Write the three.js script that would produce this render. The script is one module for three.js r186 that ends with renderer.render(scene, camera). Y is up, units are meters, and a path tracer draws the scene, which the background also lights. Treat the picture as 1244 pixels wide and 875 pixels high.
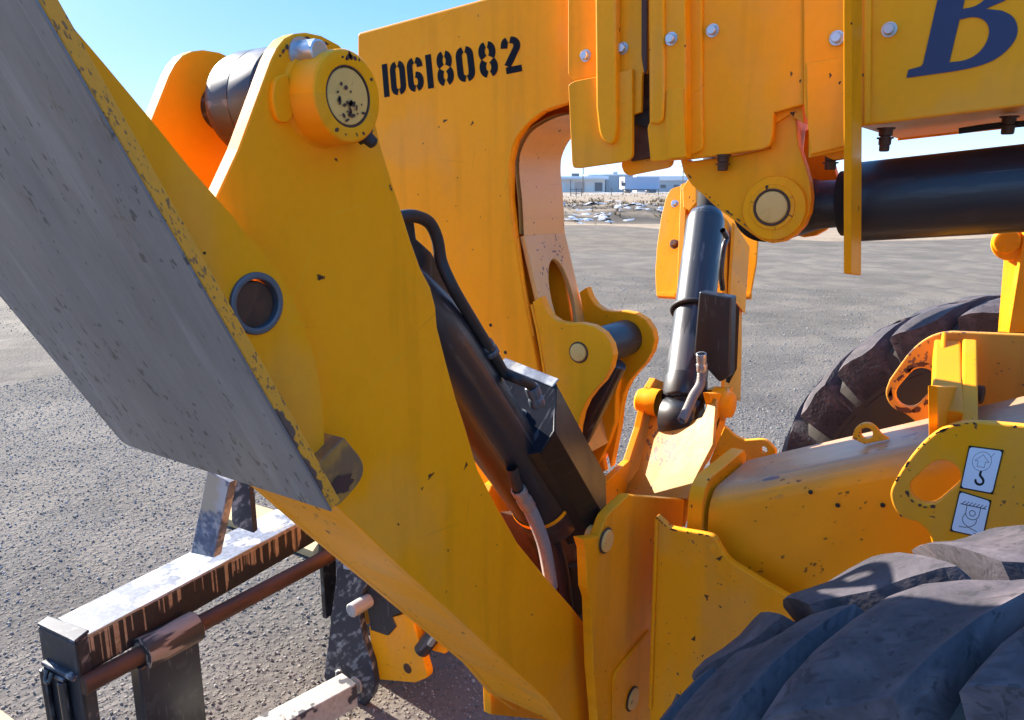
import * as THREE from 'three';
import { mergeGeometries, mergeVertices, toCreasedNormals } from 'three/addons/utils/BufferGeometryUtils.js';

// ------------------------------------------------------------------ camera, sky, sun, exposure
const scene = new THREE.Scene();
const camera = new THREE.PerspectiveCamera(50.2, 1024 / 720, 0.05, 3000);
camera.position.set(0, 1.7, 0);
{
  const az = 35 * Math.PI / 180, pt = 12.5 * Math.PI / 180;
  camera.lookAt(-Math.sin(az) * Math.cos(pt), 1.7 - Math.sin(pt), -Math.cos(az) * Math.cos(pt));
}
scene.add(camera);

const SUN_EL = 27 * Math.PI / 180, SUN_AZ = -5 * Math.PI / 180;         // azimuth: from -X towards +Z
const sunDir = new THREE.Vector3(-Math.cos(SUN_EL) * Math.cos(SUN_AZ), Math.sin(SUN_EL), Math.cos(SUN_EL) * Math.sin(SUN_AZ));
const sun = new THREE.DirectionalLight(new THREE.Color(1, 0.925, 0.81), 5);
sun.position.copy(sunDir).multiplyScalar(40); sun.target.position.set(0, 0, 0);
sun.castShadow = true; sun.shadow.mapSize.set(4096, 4096); sun.shadow.bias = -0.0003; sun.shadow.radius = 1;
Object.assign(sun.shadow.camera, { left: -12, right: 12, top: 12, bottom: -12, near: 1, far: 90 });
scene.add(sun, sun.target);
{
  const W = 512, H = 256, data = new Float32Array(W * H * 4);
  for (let j = 0; j < H; j++) for (let i = 0; i < W; i++) {
    const v = (j + 0.5) / H, el = (v - 0.5) * Math.PI, ph = (i / W - 0.5) * 2 * Math.PI;
    const dir = new THREE.Vector3(Math.cos(el) * Math.cos(ph), Math.sin(el), Math.cos(el) * Math.sin(ph));
    const y = Math.max(dir.y, 0), t = 1 - Math.exp(-y * 9.5);
    const c = [0.44 + (0.06 - 0.44) * t, 0.57 + (0.205 - 0.57) * t, 0.64 + (0.50 - 0.64) * t];
    const mu = Math.max(0, dir.dot(sunDir));
    const glow = 0.16 * Math.pow(mu, 10) + 0.9 * Math.pow(mu, 40);
    for (let k = 0; k < 3; k++) data[(j * W + i) * 4 + k] = 0.9 * (c[k] + glow * [1, 0.97, 0.9][k]) * (dir.y < 0 ? 0.6 : 1);
    data[(j * W + i) * 4 + 3] = 1;
  }
  const sky = new THREE.DataTexture(data, W, H, THREE.RGBAFormat, THREE.FloatType);
  sky.mapping = THREE.EquirectangularReflectionMapping; sky.magFilter = THREE.LinearFilter; sky.minFilter = THREE.LinearFilter;
  sky.needsUpdate = true; scene.background = sky; scene.environment = sky;
}
const renderer = new THREE.WebGLRenderer({ antialias: true });
renderer.setSize(1024, 720);
renderer.toneMapping = THREE.LinearToneMapping; renderer.toneMappingExposure = 3.2;
renderer.shadowMap.enabled = true; renderer.shadowMap.type = THREE.PCFSoftShadowMap;

// ------------------------------------------------------------------ helpers
let seed = 12345;
const rnd = () => { seed |= 0; seed = seed + 0x6D2B79F5 | 0; let t = Math.imul(seed ^ seed >>> 15, 1 | seed); t = t + Math.imul(t ^ t >>> 7, 61 | t) ^ t; return ((t ^ t >>> 14) >>> 0) / 4294967296; };
const rr = (a, b) => a + (b - a) * rnd();
const clamp = (x, a = 0, b = 1) => Math.min(b, Math.max(a, x));
const sstep = (a, b, x) => { const t = clamp((x - a) / (b - a)); return t * t * (3 - 2 * t); };
const V = (a) => new THREE.Vector3(a[0], a[1], a[2]);
function hash2(x, y, s) { let h = Math.imul(x, 374761393) + Math.imul(y, 668265263) + Math.imul(s, 974634777) | 0; h = Math.imul(h ^ h >>> 13, 1274126177); return ((h ^ h >>> 16) >>> 0) / 4294967296; }
function vnoise(x, y, p, s) {                                             // tileable with period p (or [px, py])
  const px = p.length ? p[0] : p, py = p.length ? p[1] : p;
  const x0 = Math.floor(x), y0 = Math.floor(y), fx = x - x0, fy = y - y0;
  const u = fx * fx * (3 - 2 * fx), v = fy * fy * (3 - 2 * fy), m = (a) => ((a % px) + px) % px, my = (a) => ((a % py) + py) % py;
  const a = hash2(m(x0), my(y0), s), b = hash2(m(x0 + 1), my(y0), s), c = hash2(m(x0), my(y0 + 1), s), d = hash2(m(x0 + 1), my(y0 + 1), s);
  return a + (b - a) * u + (c - a) * v + (a - b - c + d) * u * v;
}
function fbm(x, y, p, s, oct = 4) { let a = 0, w = 0.5, n = 0; for (let i = 0; i < oct; i++) { a += w * vnoise(x, y, p, s + i); n += w; w *= 0.5; x *= 2; y *= 2; p = p.length ? [p[0] * 2, p[1] * 2] : p * 2; } return a / n; }
const used = {};
const numbered = (n) => { used[n] = (used[n] || 0) + 1; return used[n] === 1 ? n : n + '_' + String(used[n] - 1).padStart(3, '0'); };
function tag(o, label, category, group, kind) { o.userData.label = label; o.userData.category = category; if (group) o.userData.group = group; if (kind) o.userData.kind = kind; return o; }
function top(name, pos = [0, 0, 0]) { const g = new THREE.Group(); g.name = numbered(name); g.position.set(...pos); scene.add(g); return g; }
function grp(name, parent) { const g = new THREE.Group(); g.name = name; parent.add(g); return g; }
function mesh(name, geo, m, parent) { const o = new THREE.Mesh(geo, m); o.name = parent === scene ? numbered(name) : name; o.castShadow = o.receiveShadow = true; parent.add(o); return o; }
function tex(canvasOrData, srgb, rx = 1, ry = rx) { const t = canvasOrData; if (srgb) t.colorSpace = THREE.SRGBColorSpace; t.wrapS = t.wrapT = THREE.RepeatWrapping; t.repeat.set(rx, ry); t.magFilter = THREE.LinearFilter; t.needsUpdate = true; return t; }
function makeCanvas(w, h) { const c = document.createElement('canvas'); c.width = w; c.height = h; return [c, c.getContext('2d')]; }
// pixel texture: fn(x, y) -> [r, g, b] linear 0..1
const toS = (c) => 255 * clamp(c <= 0.0031308 ? c * 12.92 : 1.055 * Math.pow(c, 1 / 2.4) - 0.055);
function pixels(w, h, fn, srgb = true) {
  const d = new Uint8Array(w * h * 4);
  for (let j = 0; j < h; j++) for (let i = 0; i < w; i++) { const c = fn(i, j), o = (j * w + i) * 4; for (let k = 0; k < 3; k++) d[o + k] = srgb ? toS(c[k]) : 255 * clamp(c[k]); d[o + 3] = 255; }
  return new THREE.DataTexture(d, w, h);
}
const mix3 = (a, b, t) => [a[0] + (b[0] - a[0]) * t, a[1] + (b[1] - a[1]) * t, a[2] + (b[2] - a[2]) * t];

// flat plate from a 3-D outline [[x,y,z,cornerRadius?],...]; outer face on the outline's plane, body t behind it
const VIEWED = new THREE.Vector3(0.57, 0.3, 0.82);
function newell(P) { const n = new THREE.Vector3(); for (let i = 0; i < P.length; i++) { const a = P[i], b = P[(i + 1) % P.length]; n.x += (a.y - b.y) * (a.z + b.z); n.y += (a.z - b.z) * (a.x + b.x); n.z += (a.x - b.x) * (a.y + b.y); } return n.normalize(); }
function path2(Path, q, rad) {
  const n = q.length; let first = true;
  for (let i = 0; i < n; i++) {
    const p = q[i], r = rad[i];
    if (!r) { first ? Path.moveTo(p.x, p.y) : Path.lineTo(p.x, p.y); first = false; continue; }
    const a = q[(i + n - 1) % n], b = q[(i + 1) % n], da = a.clone().sub(p), db = b.clone().sub(p);
    const la = Math.min(r, da.length() * 0.49), lb = Math.min(r, db.length() * 0.49);
    const s = p.clone().add(da.setLength(la)), e = p.clone().add(db.setLength(lb));
    first ? Path.moveTo(s.x, s.y) : Path.lineTo(s.x, s.y); first = false;
    Path.quadraticCurveTo(p.x, p.y, e.x, e.y);
  }
  Path.closePath(); return Path;
}
function smoothPts(pts, k = 4) {                                          // resample an outline as a closed smooth curve
  const c = new THREE.CatmullRomCurve3(pts.map(V), true, 'centripetal'); return c.getPoints(pts.length * k).slice(0, -1).map((p) => [p.x, p.y, p.z]);
}
function plateGeo(pts, t, o = {}) {
  const P = pts.map(V), n = newell(P); if (n.dot(o.face || VIEWED) < 0) n.negate();
  const u = new THREE.Vector3().crossVectors(Math.abs(n.y) > 0.95 ? new THREE.Vector3(0, 0, 1) : new THREE.Vector3(0, 1, 0), n).normalize();
  const v = new THREE.Vector3().crossVectors(n, u), O = P[0];
  const to2 = (p) => { const w = p.clone().sub(O); return new THREE.Vector2(w.dot(u), w.dot(v)); };
  const sh = path2(new THREE.Shape(), P.map(to2), pts.map((p) => p[3] || 0));
  for (const h of o.holes || []) sh.holes.push(path2(new THREE.Path(), h.map((p) => to2(V(p))), h.map((p) => p[3] || 0)));
  const b = Math.min(o.bevel ?? 0.0025, t * 0.45);
  const g = new THREE.ExtrudeGeometry(sh, { depth: t - 2 * b, bevelEnabled: b > 0, bevelThickness: b, bevelSize: b, bevelOffset: -b, bevelSegments: o.seg || 2, curveSegments: 10 });
  g.translate(0, 0, b - t);
  const uv = g.attributes.uv; for (let i = 0; i < uv.count; i++) uv.setXY(i, uv.getX(i) + O.x * 0.7 + O.z * 0.37 + 5, uv.getY(i) + O.y + O.z * 0.61 + 5);
  g.applyMatrix4(new THREE.Matrix4().makeBasis(u, v, n).setPosition(O));
  return g;
}
const plate = (name, pts, t, m, parent, o) => mesh(name, plateGeo(pts, t, o), m, parent);
function shift(geo, x, y, z) { return geo.clone().translate(x, y, z); }
// turned body between two points; profile [[along 0..1 or metres, radius],...]
function turned(a, b, prof, segs = 40, metres = false) {
  const A = V(a), B = V(b), L = A.distanceTo(B);
  const g = new THREE.LatheGeometry(prof.map(([s, r]) => new THREE.Vector2(Math.max(r, 0.00005), metres ? s : s * L)), segs);
  const uv = g.attributes.uv, R = Math.max(...prof.map((p) => p[1])); for (let i = 0; i < uv.count; i++) uv.setXY(i, uv.getX(i) * R * 6.28, uv.getY(i) * L);
  g.applyQuaternion(new THREE.Quaternion().setFromUnitVectors(new THREE.Vector3(0, 1, 0), B.clone().sub(A).normalize())); g.translate(A.x, A.y, A.z);
  return g;
}
function rod(a, b, r, c = 0.003, segs = 36) { const L = V(a).distanceTo(V(b)); return turned(a, b, [[0, 0], [0, r - c], [c, r], [L - c, r], [L, r - c], [L, 0]].map((p) => p), segs, true); }
function pipe(pts, r, segs = 60, rad = 10) { return new THREE.TubeGeometry(new THREE.CatmullRomCurve3(pts.map(V), false, 'centripetal'), segs, r, rad, false); }
function hexBolt(p, n, r = 0.013, h = 0.011) {                            // washer, hexagonal head with a domed top
  const N = V(n).normalize(), q = new THREE.Quaternion().setFromUnitVectors(new THREE.Vector3(0, 1, 0), N);
  const w = new THREE.CylinderGeometry(r * 1.28, r * 1.28, 0.003, 24).translate(0, 0.0015, 0), hd = new THREE.CylinderGeometry(r * 0.97, r, h, 6).translate(0, 0.003 + h / 2, 0);
  const d = new THREE.CylinderGeometry(r * 0.78, r * 0.9, 0.0016, 20).translate(0, 0.003 + h + 0.0008, 0);
  const g = mergeGeometries([w, hd, d]); g.rotateY(rr(0, 1)); g.applyQuaternion(q); g.translate(...p); return g;
}
function boxBetween(a, b, w, h, up = [0, 1, 0]) {                          // bar from a to b, w across, h along up
  const A = V(a), B = V(b), x = B.clone().sub(A), L = x.length(); x.normalize();
  const z = new THREE.Vector3().crossVectors(x, V(up)).normalize(), y = new THREE.Vector3().crossVectors(z, x);
  const s = new THREE.Shape(); const q = [[-w / 2, -h / 2], [w / 2, -h / 2], [w / 2, h / 2], [-w / 2, h / 2]].map((p) => new THREE.Vector2(...p));
  path2(s, q, [0.006, 0.006, 0.006, 0.006]);
  const g = new THREE.ExtrudeGeometry(s, { depth: L - 0.004, bevelThickness: 0.002, bevelSize: 0.002, bevelOffset: -0.002, bevelSegments: 1, curveSegments: 4 }); g.translate(0, 0, 0.002);
  g.applyMatrix4(new THREE.Matrix4().makeBasis(z.negate(), y, x).setPosition(A)); return g;
}
// small irregular paint-loss marks lying on a plate's face along its outline
function chips(pts, n, size, face = VIEWED, along = null, inset = 0.006) {
  const P = pts.map(V), N = newell(P); if (N.dot(face) < 0) N.negate();
  const u = new THREE.Vector3().crossVectors(Math.abs(N.y) > 0.95 ? new THREE.Vector3(0, 0, 1) : new THREE.Vector3(0, 1, 0), N).normalize(), v = new THREE.Vector3().crossVectors(N, u);
  const G = [], cen = P.reduce((a, b) => a.add(b), new THREE.Vector3()).multiplyScalar(1 / P.length);
  for (let k = 0; k < n; k++) {
    const i = along ? along[Math.floor(rnd() * along.length)] : Math.floor(rnd() * P.length), a = P[i], b = P[(i + 1) % P.length], t = rnd();
    const c = a.clone().lerp(b, t), e = b.clone().sub(a).normalize(), inw = cen.clone().sub(c); inw.addScaledVector(e, -inw.dot(e)).normalize();
    const s = size * rr(0.4, 1.5), st = rr(1, 2.6); c.addScaledVector(inw, inset + s * 0.5);
    const pos = [c.x, c.y, c.z], idx = [], m = 9;
    for (let j = 0; j < m; j++) { const an = j / m * 6.283, r = s * rr(0.45, 1); const p = c.clone().addScaledVector(e, Math.cos(an) * r * st).addScaledVector(inw, Math.sin(an) * r); pos.push(p.x, p.y, p.z); idx.push(0, j + 1, (j + 1) % m + 1); }
    const g = new THREE.BufferGeometry(); const off = N.clone().multiplyScalar(0.0012 + 0.0001 * (k % 5));
    for (let q = 0; q < pos.length; q += 3) { pos[q] += off.x; pos[q + 1] += off.y; pos[q + 2] += off.z; }
    g.setAttribute('position', new THREE.Float32BufferAttribute(pos, 3)); g.setAttribute('uv', new THREE.Float32BufferAttribute(new Float32Array(pos.length / 3 * 2), 2)); g.setIndex(idx); g.computeVertexNormals(); G.push(g);
  }
  return mergeGeometries(G);
}

function blob(c, r, n, el = 1) {                                           // one irregular mark lying on a surface
  const N = V(n).normalize(), u = new THREE.Vector3().crossVectors(Math.abs(N.y) > 0.9 ? new THREE.Vector3(1, 0, 0) : new THREE.Vector3(0, 1, 0), N).normalize(), v = new THREE.Vector3().crossVectors(N, u), pos = [...c], idx = [], m = 18;
  for (let j = 0; j < m; j++) { const a = j / m * 6.283, q = r * rr(0.65, 1); pos.push(...V(c).addScaledVector(u, Math.cos(a) * q * el).addScaledVector(v, Math.sin(a) * q).toArray()); idx.push(0, j + 1, (j + 1) % m + 1); }
  const g = new THREE.BufferGeometry(); g.setAttribute('position', new THREE.Float32BufferAttribute(pos, 3)); g.setAttribute('uv', new THREE.Float32BufferAttribute(new Float32Array(pos.length / 3 * 2), 2)); g.setIndex(idx); g.computeVertexNormals(); return g;
}

// ------------------------------------------------------------------ materials
const YEL = [0.97, 0.352, 0.004];
function paintTex(wear, s, base = YEL) {
  const N = 1024;
  const dk = [0.055, 0.022, 0.020], dust = [0.50, 0.33, 0.16], pur = [0.10, 0.055, 0.07];
  const t = pixels(N, N, (i, j) => {
    const x = i / N, y = j / N;
    const m = fbm(x * 6, y * 6, 6, s, 4), big = fbm(x * 2, y * 2, 2, s + 9, 3), f = fbm(x * 90, y * 90, 90, s + 20, 2);
    let c = base.map((q) => q * (0.87 + 0.13 * m + 0.05 * f + 0.13 * big - 0.07 * sstep(0.55, 0.75, fbm(x * 24, y * 2, [24, 2], s + 30, 4))));
    c = mix3(c, dust, (0.12 + 0.12 * wear) * sstep(0.48, 0.75, fbm(x * 9, y * 5, [9, 5], s + 40, 5)));
    if (wear > 0.5) { const q = fbm(x * 110, y * 110, 110, s + 60, 3), z = sstep(0.52, 0.72, fbm(x * 6, y * 6, 6, s + 70, 4)); c = mix3(c, rndMix(pur, dk, f), sstep(0.84 - 0.15 * wear * z, 0.88 - 0.15 * wear * z, q) * 0.85); }
    return c;
  });
  // chips and scratches drawn in pixels
  const d = t.image.data, put = (x, y, c, a) => { x = ((x % N) + N) % N | 0; y = ((y % N) + N) % N | 0; const o = (y * N + x) * 4; for (let k = 0; k < 3; k++) d[o + k] = d[o + k] * (1 - a) + toS(c[k]) * a; };
  seed = 777 + s * 131;
  for (let k = 0; k < 34 + 120 * wear; k++) { const x = rnd() * N, y = rnd() * N, R = rr(1, 2.2) + (rnd() < 0.12 ? 2.5 : 0), el = rr(1, 2.5), an = rnd() * 3.14; for (let a = 0; a < 60 * R; a++) { const q = rnd() * 6.28, r = Math.sqrt(rnd()) * R * (0.7 + 0.3 * Math.sin(q * 3 + k)); const px = Math.cos(q) * r * el, py = Math.sin(q) * r; put(x + px * Math.cos(an) - py * Math.sin(an), y + px * Math.sin(an) + py * Math.cos(an), dk, 0.85); } }
  for (let k = 0; k < 60 + 60 * wear; k++) { let x = rnd() * N, y = rnd() * N, an = rr(-0.5, 0.5) + (rnd() < 0.3 ? 1.4 : 0); const L = rr(20, 150), c = rnd() < 0.7 ? [0.80, 0.50, 0.12] : [0.42, 0.18, 0.02], al = rr(0.15, 0.6); for (let q = 0; q < L; q++) { an += rr(-0.01, 0.01); x += Math.cos(an); y += Math.sin(an); if (rnd() < 0.9) put(x, y, c, al * Math.sin(q / L * 3.14)); } }
  return tex(t, true);
}
function rndMix(a, b, t) { return mix3(a, b, clamp(t)); }
const peel = tex(pixels(512, 512, (i, j) => { const q = 0.6 * fbm(i / 512 * 20, j / 512 * 20, 20, 5, 3) + 0.4 * fbm(i / 512 * 4, j / 512 * 4, 4, 15, 2); return [q, q, q]; }, false), false, 1.3);
const smudge = tex(pixels(512, 512, (i, j) => { const q = 0.30 + 0.34 * fbm(i / 512 * 8, j / 512 * 6, [8, 6], 25, 5); return [q, q, q]; }, false), false, 0.9);
const phys = (o) => new THREE.MeshPhysicalMaterial(o), std = (o) => new THREE.MeshStandardMaterial(o);
const M = {};
M.paint = phys({ map: paintTex(0.12, 1), roughness: 1, roughnessMap: smudge, bumpMap: peel, bumpScale: 0.0006, specularIntensity: 0.25, clearcoat: 0.06, clearcoatRoughness: 0.25 });
M.paintWorn = phys({ map: paintTex(0.52, 2), roughness: 1.05, roughnessMap: smudge, bumpMap: peel, bumpScale: 0.0006, specularIntensity: 0.25, clearcoat: 0.04, clearcoatRoughness: 0.3 });
M.paintRough = phys({ map: paintTex(1.7, 3, [0.62, 0.275, 0.02]), roughness: 1.1, roughnessMap: smudge, bumpMap: peel, bumpScale: 0.001 });
M.pinPaint = phys({ map: paintTex(0.9, 4, [0.74, 0.41, 0.11]), roughness: 0.9, roughnessMap: smudge });
M.chip = std({ color: new THREE.Color().setRGB(0.075, 0.030, 0.020), roughness: 0.75 });
M.rust = std({ map: tex(pixels(256, 256, (i, j) => { const q = fbm(i / 256 * 14, j / 256 * 14, 14, 81, 5), w = fbm(i / 256 * 4, j / 256 * 4, 4, 85, 3); return mix3(mix3([0.045, 0.020, 0.013], [0.13, 0.055, 0.028], q), [0.20, 0.13, 0.08], 0.5 * sstep(0.55, 0.8, w)); }), true, 4), roughness: 0.62, metalness: 0.25 });
function blackTex(s, splat) {
  return tex(pixels(512, 512, (i, j) => {
    const x = i / 512, y = j / 512, m = fbm(x * 8, y * 8, 8, s, 4), sc = fbm(x * 50, y * 6, [50, 6], s + 9, 4), sp = fbm(x * 14, y * 14, 14, s + 17, 5);
    let c = mix3([0.006, 0.007, 0.011], [0.020, 0.021, 0.028], m); c = mix3(c, [0.16, 0.16, 0.17], splat * sstep(0.66, 0.74, sp)); return mix3(c, [0.10, 0.10, 0.11], 0.5 * sstep(0.72, 0.8, sc));
  }), true, 2.5);
}
M.black = phys({ map: blackTex(31, 0.1), roughness: 1, roughnessMap: smudge, clearcoat: 0.16, clearcoatRoughness: 0.2 });
M.blackWorn = phys({ map: blackTex(37, 0.55), roughness: 0.9, roughnessMap: smudge, clearcoat: 0.3, clearcoatRoughness: 0.2 });
M.matte = phys({ map: blackTex(43, 0.06), roughness: 1, specularIntensity: 0.08 });
M.bush = std({ color: new THREE.Color().setRGB(0.10, 0.12, 0.15), roughness: 0.4, metalness: 0.4 });
M.guard = phys({ map: tex(pixels(512, 512, (i, j) => { const x = i / 512, y = j / 512, sc = fbm(x * 4, y * 60, [4, 60], 131, 3), m = fbm(x * 5, y * 5, 5, 137, 4); return mix3(mix3([0.008, 0.007, 0.007], [0.016, 0.012, 0.011], m), [0.07, 0.042, 0.025], 0.3 * sstep(0.6, 0.85, sc)); }), true, 2), roughness: 0.9, roughnessMap: smudge, specularIntensity: 0.5 });
M.steel = std({ color: new THREE.Color().setRGB(0.55, 0.56, 0.57), roughness: 0.28, metalness: 0.85 });
M.zinc = std({ color: new THREE.Color().setRGB(0.52, 0.53, 0.55), roughness: 0.32, metalness: 0.7 });
M.rubberHose = std({ color: new THREE.Color().setRGB(0.016, 0.015, 0.016), roughness: 0.6 });
M.hose = std({ color: new THREE.Color().setRGB(0.27, 0.225, 0.20), roughness: 0.5, metalness: 0.2 });
M.dark = std({ color: new THREE.Color().setRGB(0.02, 0.016, 0.014), roughness: 0.9 });
M.navy = std({ color: new THREE.Color().setRGB(0.012, 0.018, 0.075), roughness: 0.42 });
M.stencil = phys({ specularIntensity: 0.2, color: new THREE.Color().setRGB(0.008, 0.008, 0.012), roughness: 0.55 });
M.sole = phys({ map: tex(pixels(1024, 1024, (i, j) => {                   // bare scraped steel, streaked along its length
  const x = i / 1024, y = j / 1024, st = fbm(x * 60, y * 5, 1000, 201, 5), m = fbm(x * 6, y * 4, 1000, 205, 5), sp = fbm(x * 110, y * 70, 1000, 209, 3), z = sstep(0.5, 0.72, fbm(x * 4 + y * 2, y * 5, 1000, 213, 4)), fine = fbm(x * 260, y * 60, 1000, 217, 3);
  let c = mix3([0.115, 0.104, 0.105], [0.25, 0.232, 0.23], 0.42 * m + 0.33 * st + 0.25 * fine);
  c = mix3(c, [0.37, 0.355, 0.35], 0.35 * sstep(0.6, 0.8, fbm(x * 20, y * 3, 1000, 221, 4)));
  c = mix3(c, [0.14, 0.115, 0.12], 0.5 * sstep(0.55, 0.8, fbm(x * 7, y * 3, 1000, 225, 4)));
  return mix3(c, [0.035, 0.030, 0.032], 0.75 * sstep(0.80 - 0.125 * z, 0.84 - 0.125 * z, sp));
}), true, 1), roughness: 0.8, roughnessMap: smudge, metalness: 0.2, bumpMap: peel, bumpScale: 0.0012 });
{ // long scrape marks on the sole
  const t = M.sole.map, d = t.image.data, N = 1024; seed = 909;
  for (let k = 0; k < 420; k++) { let x = rnd() * N, y = rnd() * N; const an = 1.57 + rr(-0.22, 0.22) + (rnd() < 0.1 ? rr(-0.8, 0.8) : 0), L = rr(30, 320) * (0.3 + rnd()), lite = rnd() < 0.55, al = rr(0.08, 0.4), wd = rnd() < 0.15 ? 2 : 1; for (let q = 0; q < L; q++) { x += Math.cos(an) + rr(-0.15, 0.15); y += Math.sin(an); for (let w = 0; w < wd; w++) { const o = ((((y % N) + N) % N | 0) * N + (((x + w) % N + N) % N | 0)) * 4, a = al * Math.sin(q / L * 3.14) * rr(0.4, 1); for (let c = 0; c < 3; c++) d[o + c] = d[o + c] * (1 - a) + (lite ? [178, 174, 172] : [66, 54, 52])[c] * a; } } }
  for (let k = 0; k < 26; k++) { const cx = rnd() * N, cy = rnd() * N, R0 = rr(10, 46); for (let q = 0; q < R0 * R0 * 3; q++) { const a = rnd() * 6.28, r = R0 * Math.sqrt(rnd()) * (0.6 + 0.4 * Math.sin(a * 3 + k)), o = ((((cy + Math.sin(a) * r * 1.8) % N + N) % N | 0) * N + (((cx + Math.cos(a) * r) % N + N) % N | 0)) * 4, m = 0.05; d[o] = d[o] * (1 - m) + 104 * m; d[o + 1] = d[o + 1] * (1 - m) + 74 * m; d[o + 2] = d[o + 2] * (1 - m) + 62 * m; } }
}
M.lip = std({ map: tex(pixels(1024, 256, (i, j) => {                       // yellow rim, scraped to brown steel along the sole with a ragged boundary
  const x = i / 1024, y = j / 256, fr = (0.972 - y) / 0.136, q = fbm(x * 140, y * 30, [140, 30], 241, 4), w = fbm(x * 12, y, [12, 1], 245, 4), sp = fbm(x * 200, y * 60, [200, 60], 249, 3);
  const depth = (w - 0.40) * 2.2 + (q - 0.5) * 0.7 + 0.5 * sstep(0.45, 0.62, x) + 0.30;
  const bare = clamp(sstep(-0.05, 0.06, depth - fr) + 0.8 * sstep(0.66, 0.72, sp));
  return mix3(mix3([0.84, 0.32, 0.012], [0.70, 0.28, 0.02], q), mix3([0.075, 0.040, 0.034], [0.17, 0.09, 0.06], q), bare);
}), true, 1), roughness: 0.65 });
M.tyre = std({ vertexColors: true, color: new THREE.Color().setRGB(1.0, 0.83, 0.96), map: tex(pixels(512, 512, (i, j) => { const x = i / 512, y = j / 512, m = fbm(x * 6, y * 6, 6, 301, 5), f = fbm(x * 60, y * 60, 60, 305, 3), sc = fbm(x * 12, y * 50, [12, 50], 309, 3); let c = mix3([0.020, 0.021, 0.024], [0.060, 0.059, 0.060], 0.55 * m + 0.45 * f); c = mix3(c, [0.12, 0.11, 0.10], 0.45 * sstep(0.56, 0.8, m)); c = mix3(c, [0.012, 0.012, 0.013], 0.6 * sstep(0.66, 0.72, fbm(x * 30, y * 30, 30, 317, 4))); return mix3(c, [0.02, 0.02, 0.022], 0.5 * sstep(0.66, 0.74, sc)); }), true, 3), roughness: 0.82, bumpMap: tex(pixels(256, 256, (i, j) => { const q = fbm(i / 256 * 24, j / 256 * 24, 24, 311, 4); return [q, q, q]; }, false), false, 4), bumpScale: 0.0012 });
M.casing = std({ color: new THREE.Color().setRGB(0.055, 0.048, 0.043), roughness: 0.95, bumpMap: peel, bumpScale: 0.003 });
M.splat = std({ map: tex(pixels(512, 512, (i, j) => {                      // splashed white paint on black steel; bluish patches painted in for shade
  const x = i / 512, y = j / 512, q = fbm(x * 6, y * 6, 6, 331, 5), f = fbm(x * 46, y * 46, 46, 335, 3), b = fbm(x * 3, y * 3, 3, 337, 3);
  const w = sstep(0.40, 0.52, q * 0.72 + f * 0.13 + b * 0.2);
  return mix3(mix3([0.05, 0.06, 0.09], [0.17, 0.20, 0.27], f), mix3([0.40, 0.39, 0.37], [0.38, 0.32, 0.23], sstep(0.5, 0.68, fbm(x * 4, y * 4, 4, 339, 4))), w);
}), true, 2.2), roughness: 0.6 });
M.dripped = std({ map: tex(pixels(1024, 128, (i, j) => {                   // black steel with tan paint drips hanging from its top edge
  const x = i / 1024, y = j / 128, up = y, col = fbm(x * 120, 0.3, [120, 1], 351, 2), len = 0.15 + 1.1 * fbm(x * 30, 0.7, [30, 1], 353, 2), z = fbm(x * 4, 0.3, [4, 1], 355, 2), w = fbm(x * 120, y * 9, [120, 9], 357, 3);
  const run = sstep(0.54, 0.60, col * 0.65 + z * 0.45 - 0.03) * sstep(0.0, 0.1, len - (1 - up) + 0.25 * (w - 0.5)) * sstep(0.2, 0.45, w + 0.12); const edge = sstep(0.93, 0.97, up + 0.08 * (w - 0.5));
  return mix3(mix3([0.010, 0.010, 0.013], [0.030, 0.025, 0.023], w), mix3([0.30, 0.19, 0.09], [0.45, 0.36, 0.26], w), clamp(0.85 * run + 0.7 * edge * sstep(0.4, 0.6, z)));
}), true, 1), roughness: 0.55 });
M.streaked = phys({ map: tex(pixels(512, 512, (i, j) => {                  // navy black plate, white paint streaks and grey wear
  const x = i / 512, y = j / 512, q = 0.6 * fbm((x + y) * 10, (y - x) * 44, [10, 44], 371, 4) + 0.4 * fbm(x * 40, y * 40, 40, 373, 3), z = fbm(x * 4, y * 4, 4, 375, 4), g = fbm(x * 20, y * 20, 20, 379, 4);
  const c = mix3([0.010, 0.012, 0.024], [0.03, 0.033, 0.05], g); return mix3(c, mix3([0.25, 0.24, 0.24], [0.5, 0.49, 0.48], g), 0.6 * sstep(0.52, 0.68, q * 0.8 + z * 0.27) + 0.25 * sstep(0.55, 0.75, z));
}), true, 1.5), roughness: 0.6, clearcoat: 0.2, clearcoatRoughness: 0.3 });
M.whitish = std({ map: tex(pixels(256, 256, (i, j) => { const q = fbm(i / 256 * 9, j / 256 * 9, 9, 391, 5), f = fbm(i / 256 * 40, j / 256 * 40, 40, 395, 3); return mix3(mix3([0.32, 0.30, 0.26], [0.50, 0.48, 0.43], f), [0.05, 0.05, 0.06], sstep(0.66, 0.72, q)); }), true, 2), roughness: 0.75 });
M.hub = std({ map: tex(pixels(256, 256, (i, j) => { const q = fbm(i / 256 * 10, j / 256 * 10, 10, 411, 5), f = fbm(i / 256 * 40, j / 256 * 40, 40, 415, 3); return mix3([0.035, 0.028, 0.024], mix3([0.30, 0.21, 0.14], [0.42, 0.33, 0.26], f), 0.8 * sstep(0.5, 0.58, q)); }), true, 3), roughness: 0.6 });
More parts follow.
